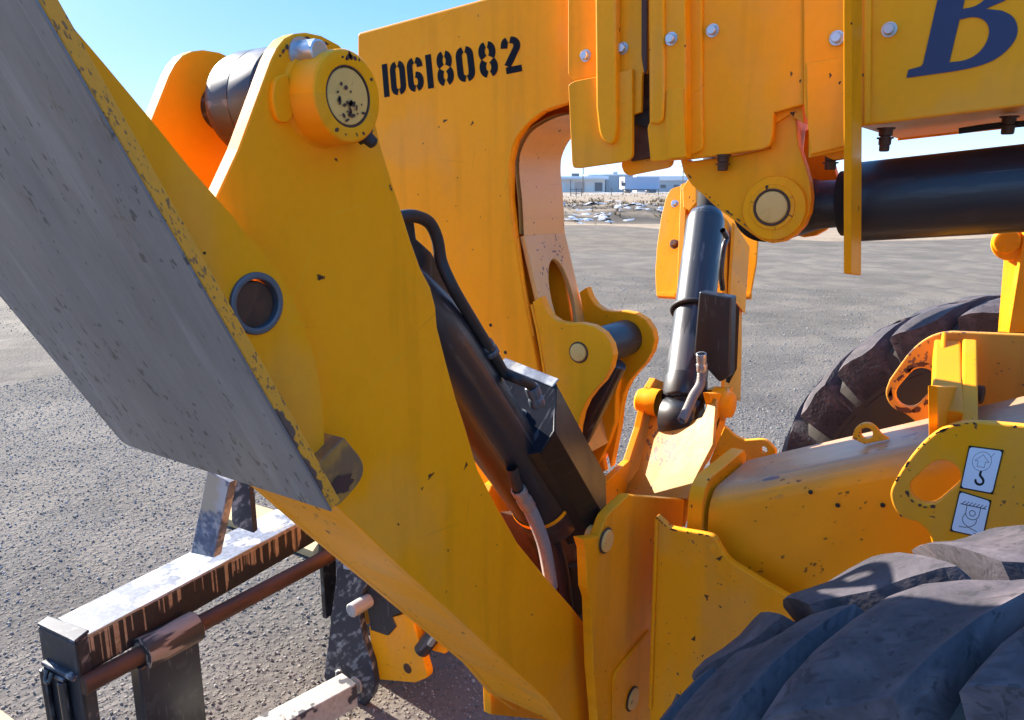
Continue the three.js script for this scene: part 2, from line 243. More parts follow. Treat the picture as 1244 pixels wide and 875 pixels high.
M.toe = std({ map: tex(pixels(256, 256, (i, j) => { const q = fbm(i / 256 * 10, j / 256 * 10, 10, 421, 5), f = fbm(i / 256 * 50, j / 256 * 50, 50, 425, 3); return mix3(mix3([0.34, 0.16, 0.03], [0.44, 0.21, 0.04], f), [0.16, 0.085, 0.05], 0.8 * sstep(0.42, 0.66, q)); }), true, 3), roughness: 0.6 });
M.label = std({ color: new THREE.Color().setRGB(0.42, 0.42, 0.44), roughness: 0.45 });
M.wood = std({ map: tex(pixels(256, 256, (i, j) => { const q = fbm(i / 256 * 3, j / 256 * 60, [3, 60], 401, 4); return mix3([0.42, 0.27, 0.12], [0.62, 0.44, 0.22], q); }), true, 2), roughness: 0.8 });

M.noseSheenDust = phys({ map: tex(pixels(1024, 512, (i, j) => {               // sky sheen, with dust, painted grey brown into the top, fading down the side
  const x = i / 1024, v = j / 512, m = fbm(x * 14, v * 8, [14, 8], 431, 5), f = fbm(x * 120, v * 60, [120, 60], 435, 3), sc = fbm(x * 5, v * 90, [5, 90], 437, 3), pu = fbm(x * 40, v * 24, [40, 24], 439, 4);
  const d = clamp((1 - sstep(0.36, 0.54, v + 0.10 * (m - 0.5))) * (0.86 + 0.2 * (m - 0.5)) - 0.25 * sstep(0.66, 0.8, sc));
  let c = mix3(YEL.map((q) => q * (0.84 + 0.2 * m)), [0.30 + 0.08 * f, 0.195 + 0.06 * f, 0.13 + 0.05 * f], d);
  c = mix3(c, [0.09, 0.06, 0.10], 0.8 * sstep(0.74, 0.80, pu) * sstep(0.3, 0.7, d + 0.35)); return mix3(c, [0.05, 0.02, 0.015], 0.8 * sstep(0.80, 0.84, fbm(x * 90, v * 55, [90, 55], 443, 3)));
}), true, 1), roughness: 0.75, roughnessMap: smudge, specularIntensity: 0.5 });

// ------------------------------------------------------------------ ground and distance
const VIEW = new THREE.Vector2(-Math.sin(35 * Math.PI / 180), -Math.cos(35 * Math.PI / 180)), SIDE = new THREE.Vector2(Math.cos(35 * Math.PI / 180), -Math.sin(35 * Math.PI / 180));
const far = (s, l) => [VIEW.x * s + SIDE.x * l, VIEW.y * s + SIDE.y * l];      // s metres out from the machine's left side towards the far field, l across
{
  const N = 2048, h = new Float32Array(N * N);
  // gravel heights: random pebbles of several sizes on a lumpy bed
  const base = new Float32Array(N * N);
  for (let j = 0; j < N; j++) for (let i = 0; i < N; i++) { const x = i / N, y = j / N; base[j * N + i] = 0.75 * fbm(x * 9, y * 9, 9, 501, 5) + 0.2 * vnoise(x * 180, y * 180, 180, 505); }
  h.set(base); const tone = new Float32Array(N * N);
  seed = 4242;
  for (let k = 0; k < 52000; k++) {
    const x = rnd() * N, y = rnd() * N, R = 1.2 + 4.6 * Math.pow(rnd(), 4), e = rr(0.65, 1), an = rnd() * 3.14, tn = rr(-1, 1), ca = Math.cos(an), sa = Math.sin(an), q = Math.ceil(R);
    for (let dy = -q; dy <= q; dy++) for (let dx = -q; dx <= q; dx++) { const u = (dx * ca + dy * sa) / R, v = (-dx * sa + dy * ca) / (R * e), rr2 = u * u + v * v; if (rr2 < 1) { const o = ((y + dy + N) % N | 0) * N + ((x + dx + N) % N | 0), hh = base[o] + 0.09 * R * Math.sqrt(1 - rr2) * 0.6; if (hh > h[o]) { h[o] = hh; tone[o] = tn; } } }
  }
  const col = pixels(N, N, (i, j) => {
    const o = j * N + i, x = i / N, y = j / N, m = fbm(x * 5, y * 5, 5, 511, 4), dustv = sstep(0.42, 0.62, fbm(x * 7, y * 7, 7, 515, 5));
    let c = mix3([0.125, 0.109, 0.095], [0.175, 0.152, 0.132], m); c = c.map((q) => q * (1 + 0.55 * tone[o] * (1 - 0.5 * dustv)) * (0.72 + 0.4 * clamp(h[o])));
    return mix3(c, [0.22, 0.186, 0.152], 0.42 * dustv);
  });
  const bmp = pixels(N, N, (i, j) => { const q = clamp(h[j * N + i] * 0.8); return [q, q, q]; }, false);
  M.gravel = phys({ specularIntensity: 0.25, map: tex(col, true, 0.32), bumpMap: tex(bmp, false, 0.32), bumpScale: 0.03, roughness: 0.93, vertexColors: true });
}
const yardEdge = (l) => 34 - 11 * sstep(4, 11, l) + 3 * Math.sin(l * 0.09) + 1.5 * Math.sin(l * 0.31 + 1);
function sheet(s0, s1, ns, l0, l1, nl, ht, colour, pow = 1) {
  const pos = [], uv = [], cl = [], idx = [];
  for (let j = 0; j <= ns; j++) for (let i = 0; i <= nl; i++) {
    const li = l0 + (l1 - l0) * i / nl, a = typeof s0 === 'function' ? s0(li) : s0, b = typeof s1 === 'function' ? s1(li) : s1, s = a + (b - a) * Math.pow(j / ns, pow), p = far(s, li);
    pos.push(p[0], ht(s, li), p[1]); uv.push(p[0], p[1]); cl.push(...colour(s, li));
    if (j < ns && i < nl) { const q = j * (nl + 1) + i; idx.push(q, q + 1, q + nl + 1, q + 1, q + nl + 2, q + nl + 1); }
  }
  const g = new THREE.BufferGeometry(); g.setAttribute('position', new THREE.Float32BufferAttribute(pos, 3)); g.setAttribute('uv', new THREE.Float32BufferAttribute(uv, 2)); g.setAttribute('color', new THREE.Float32BufferAttribute(cl, 3)); g.setIndex(idx); g.computeVertexNormals(); 
  if (g.attributes.normal.getY(0) < 0) { const ix = g.index.array; for (let q = 0; q < ix.length; q += 3) { const w = ix[q]; ix[q] = ix[q + 1]; ix[q + 1] = w; } g.computeVertexNormals(); }
  return g;
}
const nz = (x, y, s, o = 4) => fbm(x + 500, y + 500, 100000, s, o);
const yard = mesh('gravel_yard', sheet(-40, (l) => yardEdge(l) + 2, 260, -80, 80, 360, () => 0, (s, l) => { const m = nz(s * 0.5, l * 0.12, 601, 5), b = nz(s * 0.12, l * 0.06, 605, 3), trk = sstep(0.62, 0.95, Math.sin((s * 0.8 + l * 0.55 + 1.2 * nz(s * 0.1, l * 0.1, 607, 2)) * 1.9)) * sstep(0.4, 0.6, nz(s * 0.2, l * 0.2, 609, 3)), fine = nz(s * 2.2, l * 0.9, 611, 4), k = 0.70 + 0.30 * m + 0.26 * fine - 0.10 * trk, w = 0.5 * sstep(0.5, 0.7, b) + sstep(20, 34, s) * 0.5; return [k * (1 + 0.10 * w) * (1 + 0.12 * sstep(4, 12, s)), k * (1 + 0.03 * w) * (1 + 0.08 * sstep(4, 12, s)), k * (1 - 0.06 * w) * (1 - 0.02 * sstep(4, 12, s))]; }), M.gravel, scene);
yard.userData.kind = 'structure';
const bank = (s, l) => {
  const e = yardEdge(l); if (s < e + 1) return -0.03 - 0.02 * (e + 1 - s > 0 ? 1 : 0);
  const rise = 0.62 * sstep(45, 53, s + 3 * Math.sin(l * 0.33) + 1.5 * Math.sin(l * 0.9)) - 0.25 * sstep(40, 43, s) * (1 - sstep(44, 48, s));
  return -0.03 + rise + 0.8 * (nz(s * 0.55, l * 0.55, 621, 4) - 0.5) * sstep(42, 47, s) * (1 - 0.8 * sstep(70, 100, s)) + 0.04 * (nz(s, l, 625, 3) - 0.5) + 0.25 * sstep(120, 260, s);
};
M.dirt = std({ map: tex(pixels(512, 512, (i, j) => { const q = fbm(i / 512 * 12, j / 512 * 12, 12, 641, 5), g = fbm(i / 512 * 50, j / 512 * 50, 50, 645, 3); const c = mix3([0.22, 0.15, 0.088], [0.36, 0.262, 0.165], q); return mix3(c, [0.14, 0.105, 0.07], 0.7 * sstep(0.55, 0.75, g)); }), true, 0.25), roughness: 0.97, vertexColors: true });
const field = mesh('dirt_field', sheet(20, 420, 260, -260, 260, 260, bank, (s, l) => { const m = nz(s * 0.5, l * 0.25, 651, 5), dk = 0.78 * sstep(42, 46, s) * (1 - sstep(56, 66, s)) * sstep(0.36, 0.52, nz(s * 0.9, l * 0.5, 655, 4)); const k = (0.75 + 0.5 * m) * (1 - dk); return [k * 1.02, k, k * 0.96]; }, 1.7), M.dirt, scene);
field.userData.kind = 'structure';
{ // the land beyond, out to the horizon
  const g = sheet(400, 2400, 20, -2400, 2400, 20, (s) => 0.6 - 0.02 * Math.max(0, 420 - s), () => [0.95, 0.95, 0.92]); const o = mesh('plain', g, M.dirt, scene); o.userData.kind = 'structure';
}
{ // snow lying in the ditch and against the bank
  const G = []; seed = 99; M.snow = std({ color: new THREE.Color().setRGB(0.44, 0.44, 0.46), roughness: 0.9 });
  const patch = (s, l, a, b) => { const K = 14, pos = [], idx = [], p0 = far(s, l); const P = (r, an) => { const w = 0.7 + 0.6 * nz(Math.cos(an) * 2 + s, Math.sin(an) * 2 + l, 661, 3), ss = s + Math.sin(an) * b * r * w, ll = l + Math.cos(an) * a * r * w, q = far(ss, ll); return [q[0], bank(ss, ll) + (1 - r * r) * 0.05 * Math.min(1, a) - 0.02 + 0.02, q[1]]; };
    pos.push(p0[0], bank(s, l) + 0.05, p0[1]); for (let r = 1; r <= 3; r++) for (let i = 0; i < K; i++) pos.push(...P(r / 3, i / K * 6.283));
    for (let i = 0; i < K; i++) idx.push(0, 1 + (i + 1) % K, 1 + i); for (let r = 0; r < 2; r++) for (let i = 0; i < K; i++) { const a0 = 1 + r * K + i, b0 = 1 + r * K + (i + 1) % K; idx.push(a0, b0, a0 + K, b0, b0 + K, a0 + K); }
    const g = new THREE.BufferGeometry(); g.setAttribute('position', new THREE.Float32BufferAttribute(pos, 3)); g.setIndex(idx); g.computeVertexNormals(); G.push(g); };
  for (let k = 0; k < 2600; k++) { const s = rr(42, 60), l = rr(-16, 24); if (nz(s * 0.45, l * 0.22, 665, 3) > 0.59) patch(s, l, rr(0.08, 0.42), rr(0.06, 0.3)); }
  for (let k = 0; k < 12; k++) patch(rr(66, 150), rr(-20, 40), rr(1, 3), rr(0.4, 1.5));
  patch(232, 38, 16, 14); patch(225, 62, 12, 8); patch(180, 20, 9, 4);
  const o = mesh('snow', mergeGeometries(G), M.snow, scene); tag(o, 'broken patches of old snow lying along the dirt bank', 'snow', null, 'stuff');
}
{ // dry grass tufts on the bank
  const bl = []; seed = 321; for (let k = 0; k < 14; k++) { const a = rnd() * 6.28, L = rr(0.1, 0.3), w = 0.02, dx = Math.cos(a), dz = Math.sin(a), o = rr(0.05, 0.3); const g = new THREE.BufferGeometry(); g.setAttribute('position', new THREE.Float32BufferAttribute([-dz * w, 0, dx * w, dz * w, 0, -dx * w, dx * o, L, dz * o], 3)); g.setIndex([0, 1, 2]); g.computeVertexNormals(); bl.push(g); }
  const I = new THREE.InstancedMesh(mergeGeometries(bl), std({ color: new THREE.Color().setRGB(0.22, 0.15, 0.08), roughness: 1, side: THREE.DoubleSide }), 5200), m = new THREE.Matrix4(), c = new THREE.Color();
  for (let k = 0; k < 5200; k++) { let s = rnd() < 0.7 ? rr(44, 72) : rr(36, 200), l = rr(-40, 50); if (nz(s * 0.3, l * 0.3, 671, 3) < 0.45) { s += 3; l += 2; } const p = far(s, l), q = rr(0.5, 1.3); m.makeRotationY(rnd() * 6.28).scale(new THREE.Vector3(q, q * rr(0.6, 1.3), q)).setPosition(p[0], bank(s, l) - 0.02, p[1]); I.setMatrixAt(k, m); const t = rr(0.6, 1.25); I.setColorAt(k, c.setRGB(t, t, t * 0.95)); }
  I.name = 'dry_grass'; I.castShadow = I.receiveShadow = true; scene.add(I); tag(I, 'straw coloured dry grass tufts on the dirt bank', 'grass', null, 'stuff');
}
{ // loose stones on the yard
  const g = new THREE.IcosahedronGeometry(1, 0), n = 230000, I = new THREE.InstancedMesh(g, std({ color: new THREE.Color().setRGB(1, 1, 1), roughness: 0.9 }), n), m = new THREE.Matrix4(), q = new THREE.Quaternion(), e = new THREE.Euler(), c = new THREE.Color(); seed = 8080;
  for (let k = 0; k < n; k++) { const near = k < 190000, a = near ? rr(-7.5, 0.5) : rr(-13, 4), b = near ? rr(-6, 0.5) : rr(-14, -4), r = (near ? 0.0022 : 0.004) + (near ? 0.0065 : 0.009) * Math.pow(rnd(), 7); e.set(rnd() * 6.28, rnd() * 6.28, rnd() * 6.28); q.setFromEuler(e); m.compose(new THREE.Vector3(a, r * rr(0.0, 0.45), b), q, new THREE.Vector3(r, r * rr(0.5, 0.8), r * rr(0.7, 1.2))); I.setMatrixAt(k, m); const t = rr(0.14, 0.40); I.setColorAt(k, c.setRGB(t * 1.04, t * 0.93, t * rr(0.76, 0.86))); }
  I.name = 'loose_stones'; I.castShadow = I.receiveShadow = true; scene.add(I); tag(I, 'loose grey stones scattered over the gravel yard', 'gravel', null, 'stuff');
}
// ------------------------------------------------------------------ buildings and poles far across the field
{
  const wallTan = std({ color: new THREE.Color().setRGB(0.80, 0.72, 0.64), roughness: 0.8 }), wallWhite = std({ color: new THREE.Color().setRGB(0.72, 0.72, 0.72), roughness: 0.8 }), wallGrey = std({ color: new THREE.Color().setRGB(0.45, 0.45, 0.45), roughness: 0.8 });
  const roofM = std({ color: new THREE.Color().setRGB(0.85, 0.85, 0.85), roughness: 0.6 }), darkM = std({ color: new THREE.Color().setRGB(0.07, 0.075, 0.09), roughness: 0.5 }), doorM = std({ color: new THREE.Color().setRGB(0.55, 0.42, 0.36), roughness: 0.8 }), shadeBlueM = std({ color: new THREE.Color().setRGB(0.38, 0.45, 0.55), roughness: 0.7 });
  const place = (g, s, l, y) => { const p = far(s, l); g.position.set(p[0], y, p[1]); g.rotation.y = 35 * Math.PI / 180; };
  const box = (name, w, h, d, x, y, z, m, par) => mesh(name, new THREE.BoxGeometry(w, h, d).translate(x, y + h / 2, z), m, par);
  const lit = (px, s) => (px - 622) * s / 956;                                // metres across at distance s
  const gY = (s, l) => bank(s, l) - 0.1;
  // long warehouse on the left
  { const s = 250, g = top('warehouse'); tag(g, 'long low pale warehouse with roller doors, leftmost of the distant row', 'warehouse'); place(g, s, lit(685, s), gY(s, lit(685, s)));
    box('wall', 46, 4.6, 16, -10, 0, -8, wallTan, g); const r = box('roof', 48, 0.5, 18, -10, 4.6, -8, roofM, g); box('eave', 48, 0.25, 1.6, -10, 4.2, 0.9, roofM, g);
    for (let k = 0; k < 6; k++) { box('door', 3.2, 3.4, 0.2, -26 + k * 6.2, 0, 0.12, k % 2 ? doorM : wallWhite, g); box('post', 0.22, 4.2, 0.22, -29 + k * 6.2, 0, 1.4, darkM, g); }
    box('window', 2.4, 2.6, 0.2, 11, 0.6, 0.12, darkM, g); box('roof_unit', 2.4, 1, 2, 4, 5.1, -6, darkM, g); }
  { const s = 262, g = top('metal_shed'); tag(g, 'grey metal clad shed with a darker front beside the long warehouse', 'shed'); place(g, s, lit(752, s), gY(s, lit(752, s)));
    box('wall', 15, 5.6, 12, -3, 0, -6, wallGrey, g); box('roof', 15.6, 0.4, 12.6, -3, 5.6, -6, roofM, g); for (let k = 0; k < 4; k++) box('panel', 2.6, 4.2, 0.15, -9 + k * 3.4, 0, 0.1, k === 1 ? darkM : wallGrey, g); box('roof_unit', 1.6, 0.9, 1.4, -1, 6, -4, wallGrey, g); }
  { const s = 225, g = top('box_trailer'); tag(g, 'box trailer with shade put into its blue grey side and a white end, standing before the sheds', 'trailer'); const l = lit(777, s); place(g, s, l, gY(s, l)); g.rotation.y = (35 + 24) * Math.PI / 180;
    box('body', 11.5, 3.4, 2.6, 0, 1.1, 0, shadeBlueM, g); box('end_panel', 0.2, 3.4, 2.6, -5.86, 1.1, 0, wallWhite, g); box('end_window', 0.1, 0.9, 1.1, -6.0, 2.6, 0.2, darkM, g); for (const x of [-4, 3.2, 4.4]) mesh('wheel', new THREE.CylinderGeometry(0.5, 0.5, 2.4, 16).rotateX(Math.PI / 2).translate(x, 0.55, 0), darkM, g); box('chassis', 11, 0.3, 1.2, 0, 0.8, 0, darkM, g); }  // the side's shade is part of the blue grey body colour
  { const s = 300, g = top('long_hall'); tag(g, 'low grey hall with a pale roof furthest to the right of the distant row', 'hall'); place(g, s, lit(815, s), gY(s, lit(815, s)));
    box('wall', 34, 4.4, 16, 4, 0, -8, wallGrey, g); box('roof', 35, 1.6, 17, 4, 4.4, -8, roofM, g); for (let k = 0; k < 5; k++) box('window', 2, 1.2, 0.1, -8 + k * 5, 1.6, 0.06, darkM, g); }
  { const s = 330, g = top('field_house'); tag(g, 'pale low house seen in the gap under the boom by two trees', 'house'); place(g, s, lit(1000, s), gY(s, lit(1000, s)));
    box('wall', 26, 3.6, 10, 2, 0, -5, wallTan, g); const rf = new THREE.CylinderGeometry(0.1, 6.2, 2.2, 4).rotateY(Math.PI / 4).scale(3.1, 1, 1.2).translate(2, 4.7, -5); mesh('roof', rf, wallGrey, g); for (let k = 0; k < 5; k++) box('window', 1.6, 1.3, 0.1, -7 + k * 4.5, 1.1, 0.06, darkM, g); }
  const poleM = std({ color: new THREE.Color().setRGB(0.10, 0.075, 0.055), roughness: 0.9 });
  const pole = top('utility_pole'); place(pole, 210, lit(708, 210), gY(210, lit(708, 210)));
  mesh('shaft', new THREE.CylinderGeometry(0.11, 0.15, 9, 10).translate(0, 4.5, 0), poleM, pole); box('cross_arm', 1.8, 0.14, 0.14, 0, 8.2, 0, poleM, pole);
  tag(pole, 'thin wooden utility pole above the long warehouse', 'utility pole');
  [[330, 1004, 'thin utility pole seen in the gap beside the black ram'], [255, 829, 'utility pole rising beside the far stabiliser, right of the distant hall']].forEach(([s, px, lb]) => { const c = pole.clone(); c.name = numbered('utility_pole'); c.userData = { ...pole.userData, label: lb }; scene.add(c); place(c, s, lit(px, s), gY(s, lit(px, s))); });
  { const s = 170, g = top('sign_board'); const l = lit(757, s); place(g, s, l, gY(s, l)); tag(g, 'small post with a board standing in the field before the trailer', 'sign'); box('post', 0.14, 2.6, 0.14, 0, 0, 0, poleM, g); box('board', 0.9, 0.7, 0.06, 0, 1.9, 0.1, darkM, g); }
  { const s = 130, g = top('field_gate'); const l = lit(700, s); place(g, s, l, gY(s, l)); tag(g, 'small dark gate frame standing alone in the field', 'gate'); for (const x of [-0.9, 0, 0.9]) box('post', 0.12, 1.5, 0.12, x, 0, 0, poleM, g); for (const y of [0.5, 1.2]) box('rail', 1.8, 0.08, 0.06, 0, y, 0, poleM, g); }
  for (const [s, px, lb] of [[150, 743, 'lone fence post in the field left of the sign'], [150, 800, 'lone fence post in the field nearest the far stabiliser']]) { const g = top('fence_post'); const l = lit(px, s); place(g, s, l, gY(s, l)); tag(g, lb, 'fence post'); box('post', 0.13, 1.3, 0.13, 0, 0, 0, poleM, g); mesh('cap', new THREE.ConeGeometry(0.1, 0.12, 4).translate(0, 1.36, 0), poleM, g); }
  // trees by the house
  const bark = std({ color: new THREE.Color().setRGB(0.12, 0.09, 0.07), roughness: 1 }), needle = std({ color: new THREE.Color().setRGB(0.035, 0.055, 0.025), roughness: 1, side: THREE.DoubleSide });
  { const s = 320, g = top('bare_tree'); place(g, s, lit(1004, s), gY(s, lit(1004, s))); tag(g, 'leafless tree with fine grey twigs beside the pale house', 'tree'); seed = 61; const G = [], T = [];
    const br = (p, d, L, r, k) => { const e = p.clone().addScaledVector(d, L); const q = new THREE.CylinderGeometry(r * 0.6, r, L, 5).translate(0, L / 2, 0).applyQuaternion(new THREE.Quaternion().setFromUnitVectors(new THREE.Vector3(0, 1, 0), d)).translate(p.x, p.y, p.z); (k === 0 ? T : G).push(q); if (k < 5) for (let i = 0; i < (k === 0 ? 5 : 3); i++) br(p.clone().addScaledVector(d, L * rr(0.5, 1)), d.clone().add(new THREE.Vector3(rr(-0.8, 0.8), rr(-0.1, 0.5), rr(-0.8, 0.8))).normalize(), L * rr(0.55, 0.8), r * 0.6, k + 1); };
    br(new THREE.Vector3(), new THREE.Vector3(0, 1, 0), 2.6, 0.24, 0); mesh('trunk', mergeGeometries(T), bark, g); mesh('crown', mergeGeometries(G), bark, g); }
  { const s = 318, g = top('pine_tree'); place(g, s, lit(1014, s), gY(s, lit(1014, s))); tag(g, 'small dark evergreen standing to the right of the leafless tree', 'tree'); seed = 62; const G = []; for (let k = 0; k < 900; k++) { const h = rnd(), y = 1 + h * 6, r = (1 - h) * 2.0 * Math.sqrt(rnd()), a = rnd() * 6.28, q = new THREE.PlaneGeometry(0.5, 0.22).rotateX(rr(-1, 1)).rotateY(a).translate(Math.cos(a) * r, y - r * 0.25, Math.sin(a) * r); G.push(q); } mesh('crown', mergeGeometries(G), needle, g); mesh('trunk', new THREE.CylinderGeometry(0.06, 0.18, 6.6, 8).translate(0, 3.3, 0), bark, g); }
}
scene.fog = new THREE.FogExp2(0xcfe0f0, 0.00022);

// ------------------------------------------------------------------ the telehandler
const machine = top('telehandler');
tag(machine, 'yellow telescopic handler with black rams, raised stabiliser legs and big worn tyres', 'telehandler');
const boom = grp('boom', machine), chassis = grp('chassis', machine);
const at = (p, dx = 0, dy = 0, dz = 0) => [p[0] + dx, p[1] + dy, p[2] + dz];

{ // ---- boom nose: two side plates, a rear web that curves up under the boom, top cover
  const zN = -1.68, T = 0.022, zF = -1.912;
  const side = [[-1.72,2.14,-1.68,0.012],[-0.95,2.196,-1.68],[-0.866,2.197,-1.68],[-0.855,1.883,-1.68],[-1.011,1.904,-1.68],[-1.082,1.888,-1.68],[-1.131,1.859,-1.68],[-1.163,1.824,-1.68],[-1.179,1.772,-1.68],[-1.179,1.678,-1.68],[-1.166,1.58,-1.68],[-1.142,1.445,-1.68],[-1.09,1.23,-1.68],[-1.042,1.076,-1.68],[-0.992,0.899,-1.68],[-1.241,0.738,-1.68],[-1.524,0.363,-1.68,0.02],[-1.814,0.216,-1.68],[-1.938,0.796,-1.68],[-1.757,1.528,-1.68],[-1.731,1.96,-1.68]];
  plate('nose_side_plate', side, T, M.paint, boom, { bevel: 0.006, seg: 3 });
  mesh('nose_side_plate', shift(plateGeo(side, T, { bevel: 0.004 }), 0, 0, zF - zN + T - 0.002), M.paint, boom);
  // rear web: ribbon between the plates along the inner curve
  const cv = [[-0.864,1.86,-1.7],[-1.022,1.881,-1.7],[-1.089,1.865,-1.7],[-1.134,1.841,-1.7],[-1.164,1.795,-1.7],[-1.169,1.759,-1.7],[-1.159,1.669,-1.7],[-1.153,1.58,-1.7]];
  const low = [[-1.153,1.58,-1.7],[-1.137,1.514,-1.7],[-1.116,1.419,-1.7],[-1.056,1.184,-1.7],[-0.98,0.99,-1.7]];
  const C1 = new THREE.CatmullRomCurve3(cv.map(V), false, 'centripetal').getPoints(48);
  const w = 0.195, pos = [], uv = [], idx = []; let L = 0;
  C1.forEach((p, i) => { if (i) L += p.distanceTo(C1[i - 1]); for (const z of [-1.702, -1.702 - w - 0.012]) { pos.push(p.x, p.y, z); uv.push(L, z); } if (i < C1.length - 1) { const a = i * 2; idx.push(a, a + 1, a + 2, a + 1, a + 3, a + 2); } });
  const back = pos.length / 3; C1.forEach((p, i) => { for (const z of [-1.702, -1.702 - w - 0.012]) { pos.push(p.x - 0.014, p.y + 0.004, z); uv.push(i * 0.02, z); } if (i < C1.length - 1) { const a = back + i * 2; idx.push(a, a + 2, a + 1, a + 1, a + 2, a + 3); } });
  const g = new THREE.BufferGeometry(); g.setAttribute('position', new THREE.Float32BufferAttribute(pos, 3)); g.setAttribute('uv', new THREE.Float32BufferAttribute(uv, 2)); g.setIndex(idx); g.computeVertexNormals();
  mesh('web_plate', g, M.pinPaint, boom);
  // lower web, flat, with an oval opening
  const a = low[0], b = low[low.length - 1], q = [a, b, [b[0], b[1], zF], [a[0], a[1], zF]];
  const mid = (t, s) => [a[0] + (b[0] - a[0]) * t, a[1] + (b[1] - a[1]) * t, -1.702 + (zF + 1.702) * s];
  const hole = []; for (let i = 0; i < 28; i++) { const an = i / 28 * 6.283; hole.push(mid(0.30 + 0.185 * Math.sin(an), 0.56 + 0.27 * Math.cos(an))); }
  plate('web_plate', [mid(-0.002, 0), mid(1, 0), mid(1, 1), mid(-0.002, 1)], 0.014, M.pinPaint, boom, { holes: [hole], bevel: 0.002, face: new THREE.Vector3(1, 0.2, 0) });
  // top cover and front end of the nose
  const t0 = side[0], t1 = side[2]; plate('top_cover', [[t0[0], t0[1] - 0.004, -1.70], [t1[0], t1[1] - 0.004, -1.70], [t1[0], t1[1] - 0.004, -1.92], [t0[0], t0[1] - 0.004, -1.92]], 0.014, M.paint, boom, { face: new THREE.Vector3(0, 1, 0) });
  const f1 = side[side.length - 1]; plate('front_cover', [[t0[0] + 0.004, t0[1] - 0.02, -1.70], [f1[0], f1[1], -1.70], [f1[0], f1[1], -1.92], [t0[0] + 0.004, t0[1] - 0.02, -1.92]], 0.012, M.paint, boom, { face: new THREE.Vector3(-1, 0, 0) });
  for (let k = side.length - 1; k > side.length - 4; k--) { const a2 = side[k], b2 = side[k - 1]; plate('front_cover', [[a2[0] + 0.004, a2[1], -1.701], [b2[0] + 0.004, b2[1], -1.701], [b2[0] + 0.004, b2[1], -1.914], [a2[0] + 0.004, a2[1], -1.914]], 0.012, M.paint, boom, { face: new THREE.Vector3(-1, 0, 0), bevel: 0 }); }

  // stencilled number
  const A0 = [-1.62,1.956,-1.68], A1 = [-1.141,1.99,-1.68], B0 = [-1.626,2.047,-1.68], B1 = [-1.156,2.076,-1.68];
  const map = (u, v) => { const p = V(A0).lerp(V(A1), u), q2 = V(B0).lerp(V(B1), u); p.lerp(q2, v); p.z += 0.0012; return p; };
  const ribbons = []; const sx = (px) => (px - 465) / 170.5;
  const ribbon = (pts, wd, cell) => {                                      // pts in a 0..1 x 0..1 digit cell
    const P = pts.map(([x, y]) => new THREE.Vector2(cell[0] + x * (cell[1] - cell[0]), y)), pos2 = [], ix = [];
    const asp = 4.15;                                                     // digit heights per unit of u
    for (let i = 0; i < P.length; i++) { const d = P[Math.min(i + 1, P.length - 1)].clone().sub(P[Math.max(i - 1, 0)]); d.x *= asp; d.normalize(); const nx = -d.y * wd / asp / 2, ny = d.x * wd / 2; for (const s of [1, -1]) { const m3 = map(P[i].x + nx * s, P[i].y + ny * s); pos2.push(m3.x, m3.y, m3.z); } if (i < P.length - 1) { const k = i * 2; ix.push(k, k + 1, k + 2, k + 1, k + 3, k + 2); } }
    const gg = new THREE.BufferGeometry(); gg.setAttribute('position', new THREE.Float32BufferAttribute(pos2, 3)); gg.setIndex(ix); gg.computeVertexNormals(); ribbons.push(gg);
  };
  const arc = (cx, cy, rx, ry, a0, a1, n = 12) => Array.from({ length: n + 1 }, (_, i) => { const an = (a0 + (a1 - a0) * i / n) * Math.PI / 180; return [cx + Math.cos(an) * rx, cy + Math.sin(an) * ry]; });
  const wd = 0.185, digit = { 1: [[[0.5, 0.01], [0.5, 0.99]]],
    0: [[[0.56, 0.09], ...arc(0.62, 0.28, 0.22, 0.18, -80, 0, 6), ...arc(0.62, 0.72, 0.22, 0.18, 0, 80, 6), [0.58, 0.91]], [[0.44, 0.09], ...arc(0.38, 0.28, 0.22, 0.18, 260, 180, 6), ...arc(0.38, 0.72, 0.22, 0.18, 180, 100, 6), [0.42, 0.91]]],
    6: [[[0.44, 0.09], ...arc(0.38, 0.28, 0.22, 0.18, 260, 180, 6), ...arc(0.38, 0.72, 0.22, 0.18, 180, 100, 6), [0.42, 0.91]], [[0.57, 0.91], ...arc(0.62, 0.76, 0.20, 0.14, 90, 0, 5), [0.82, 0.70]], [[0.56, 0.09], ...arc(0.60, 0.29, 0.22, 0.19, -85, 85, 9), [0.5, 0.49]]],
    8: [arc(0.58, 0.29, 0.24, 0.20, -85, 62, 9), arc(0.57, 0.72, 0.22, 0.19, -58, 88, 9), arc(0.42, 0.29, 0.24, 0.20, 265, 118, 9), arc(0.43, 0.72, 0.22, 0.19, 238, 92, 9)],
    2: [[[0.14, 0.70], ...arc(0.36, 0.76, 0.20, 0.15, 180, 95, 5)], [[0.5, 0.91], ...arc(0.56, 0.74, 0.26, 0.16, 90, -30, 8), [0.28, 0.26], [0.2, 0.2]], [[0.1, 0.085], [0.92, 0.085]]] };
  const cells = [[464, 473], [476, 495], [499, 519], [523, 532], [537, 557], [562, 582], [588, 609], [615, 636]];
  [1, 0, 6, 1, 8, 0, 8, 2].forEach((d, i) => { for (const s of digit[d]) ribbon(s, wd, cells[i].map(sx)); });
  ribbons.forEach((r2) => r2.setAttribute('uv', new THREE.Float32BufferAttribute(new Float32Array(r2.attributes.position.count * 2), 2)));
  mesh('stencil_number', mergeGeometries(ribbons), M.stencil, boom);

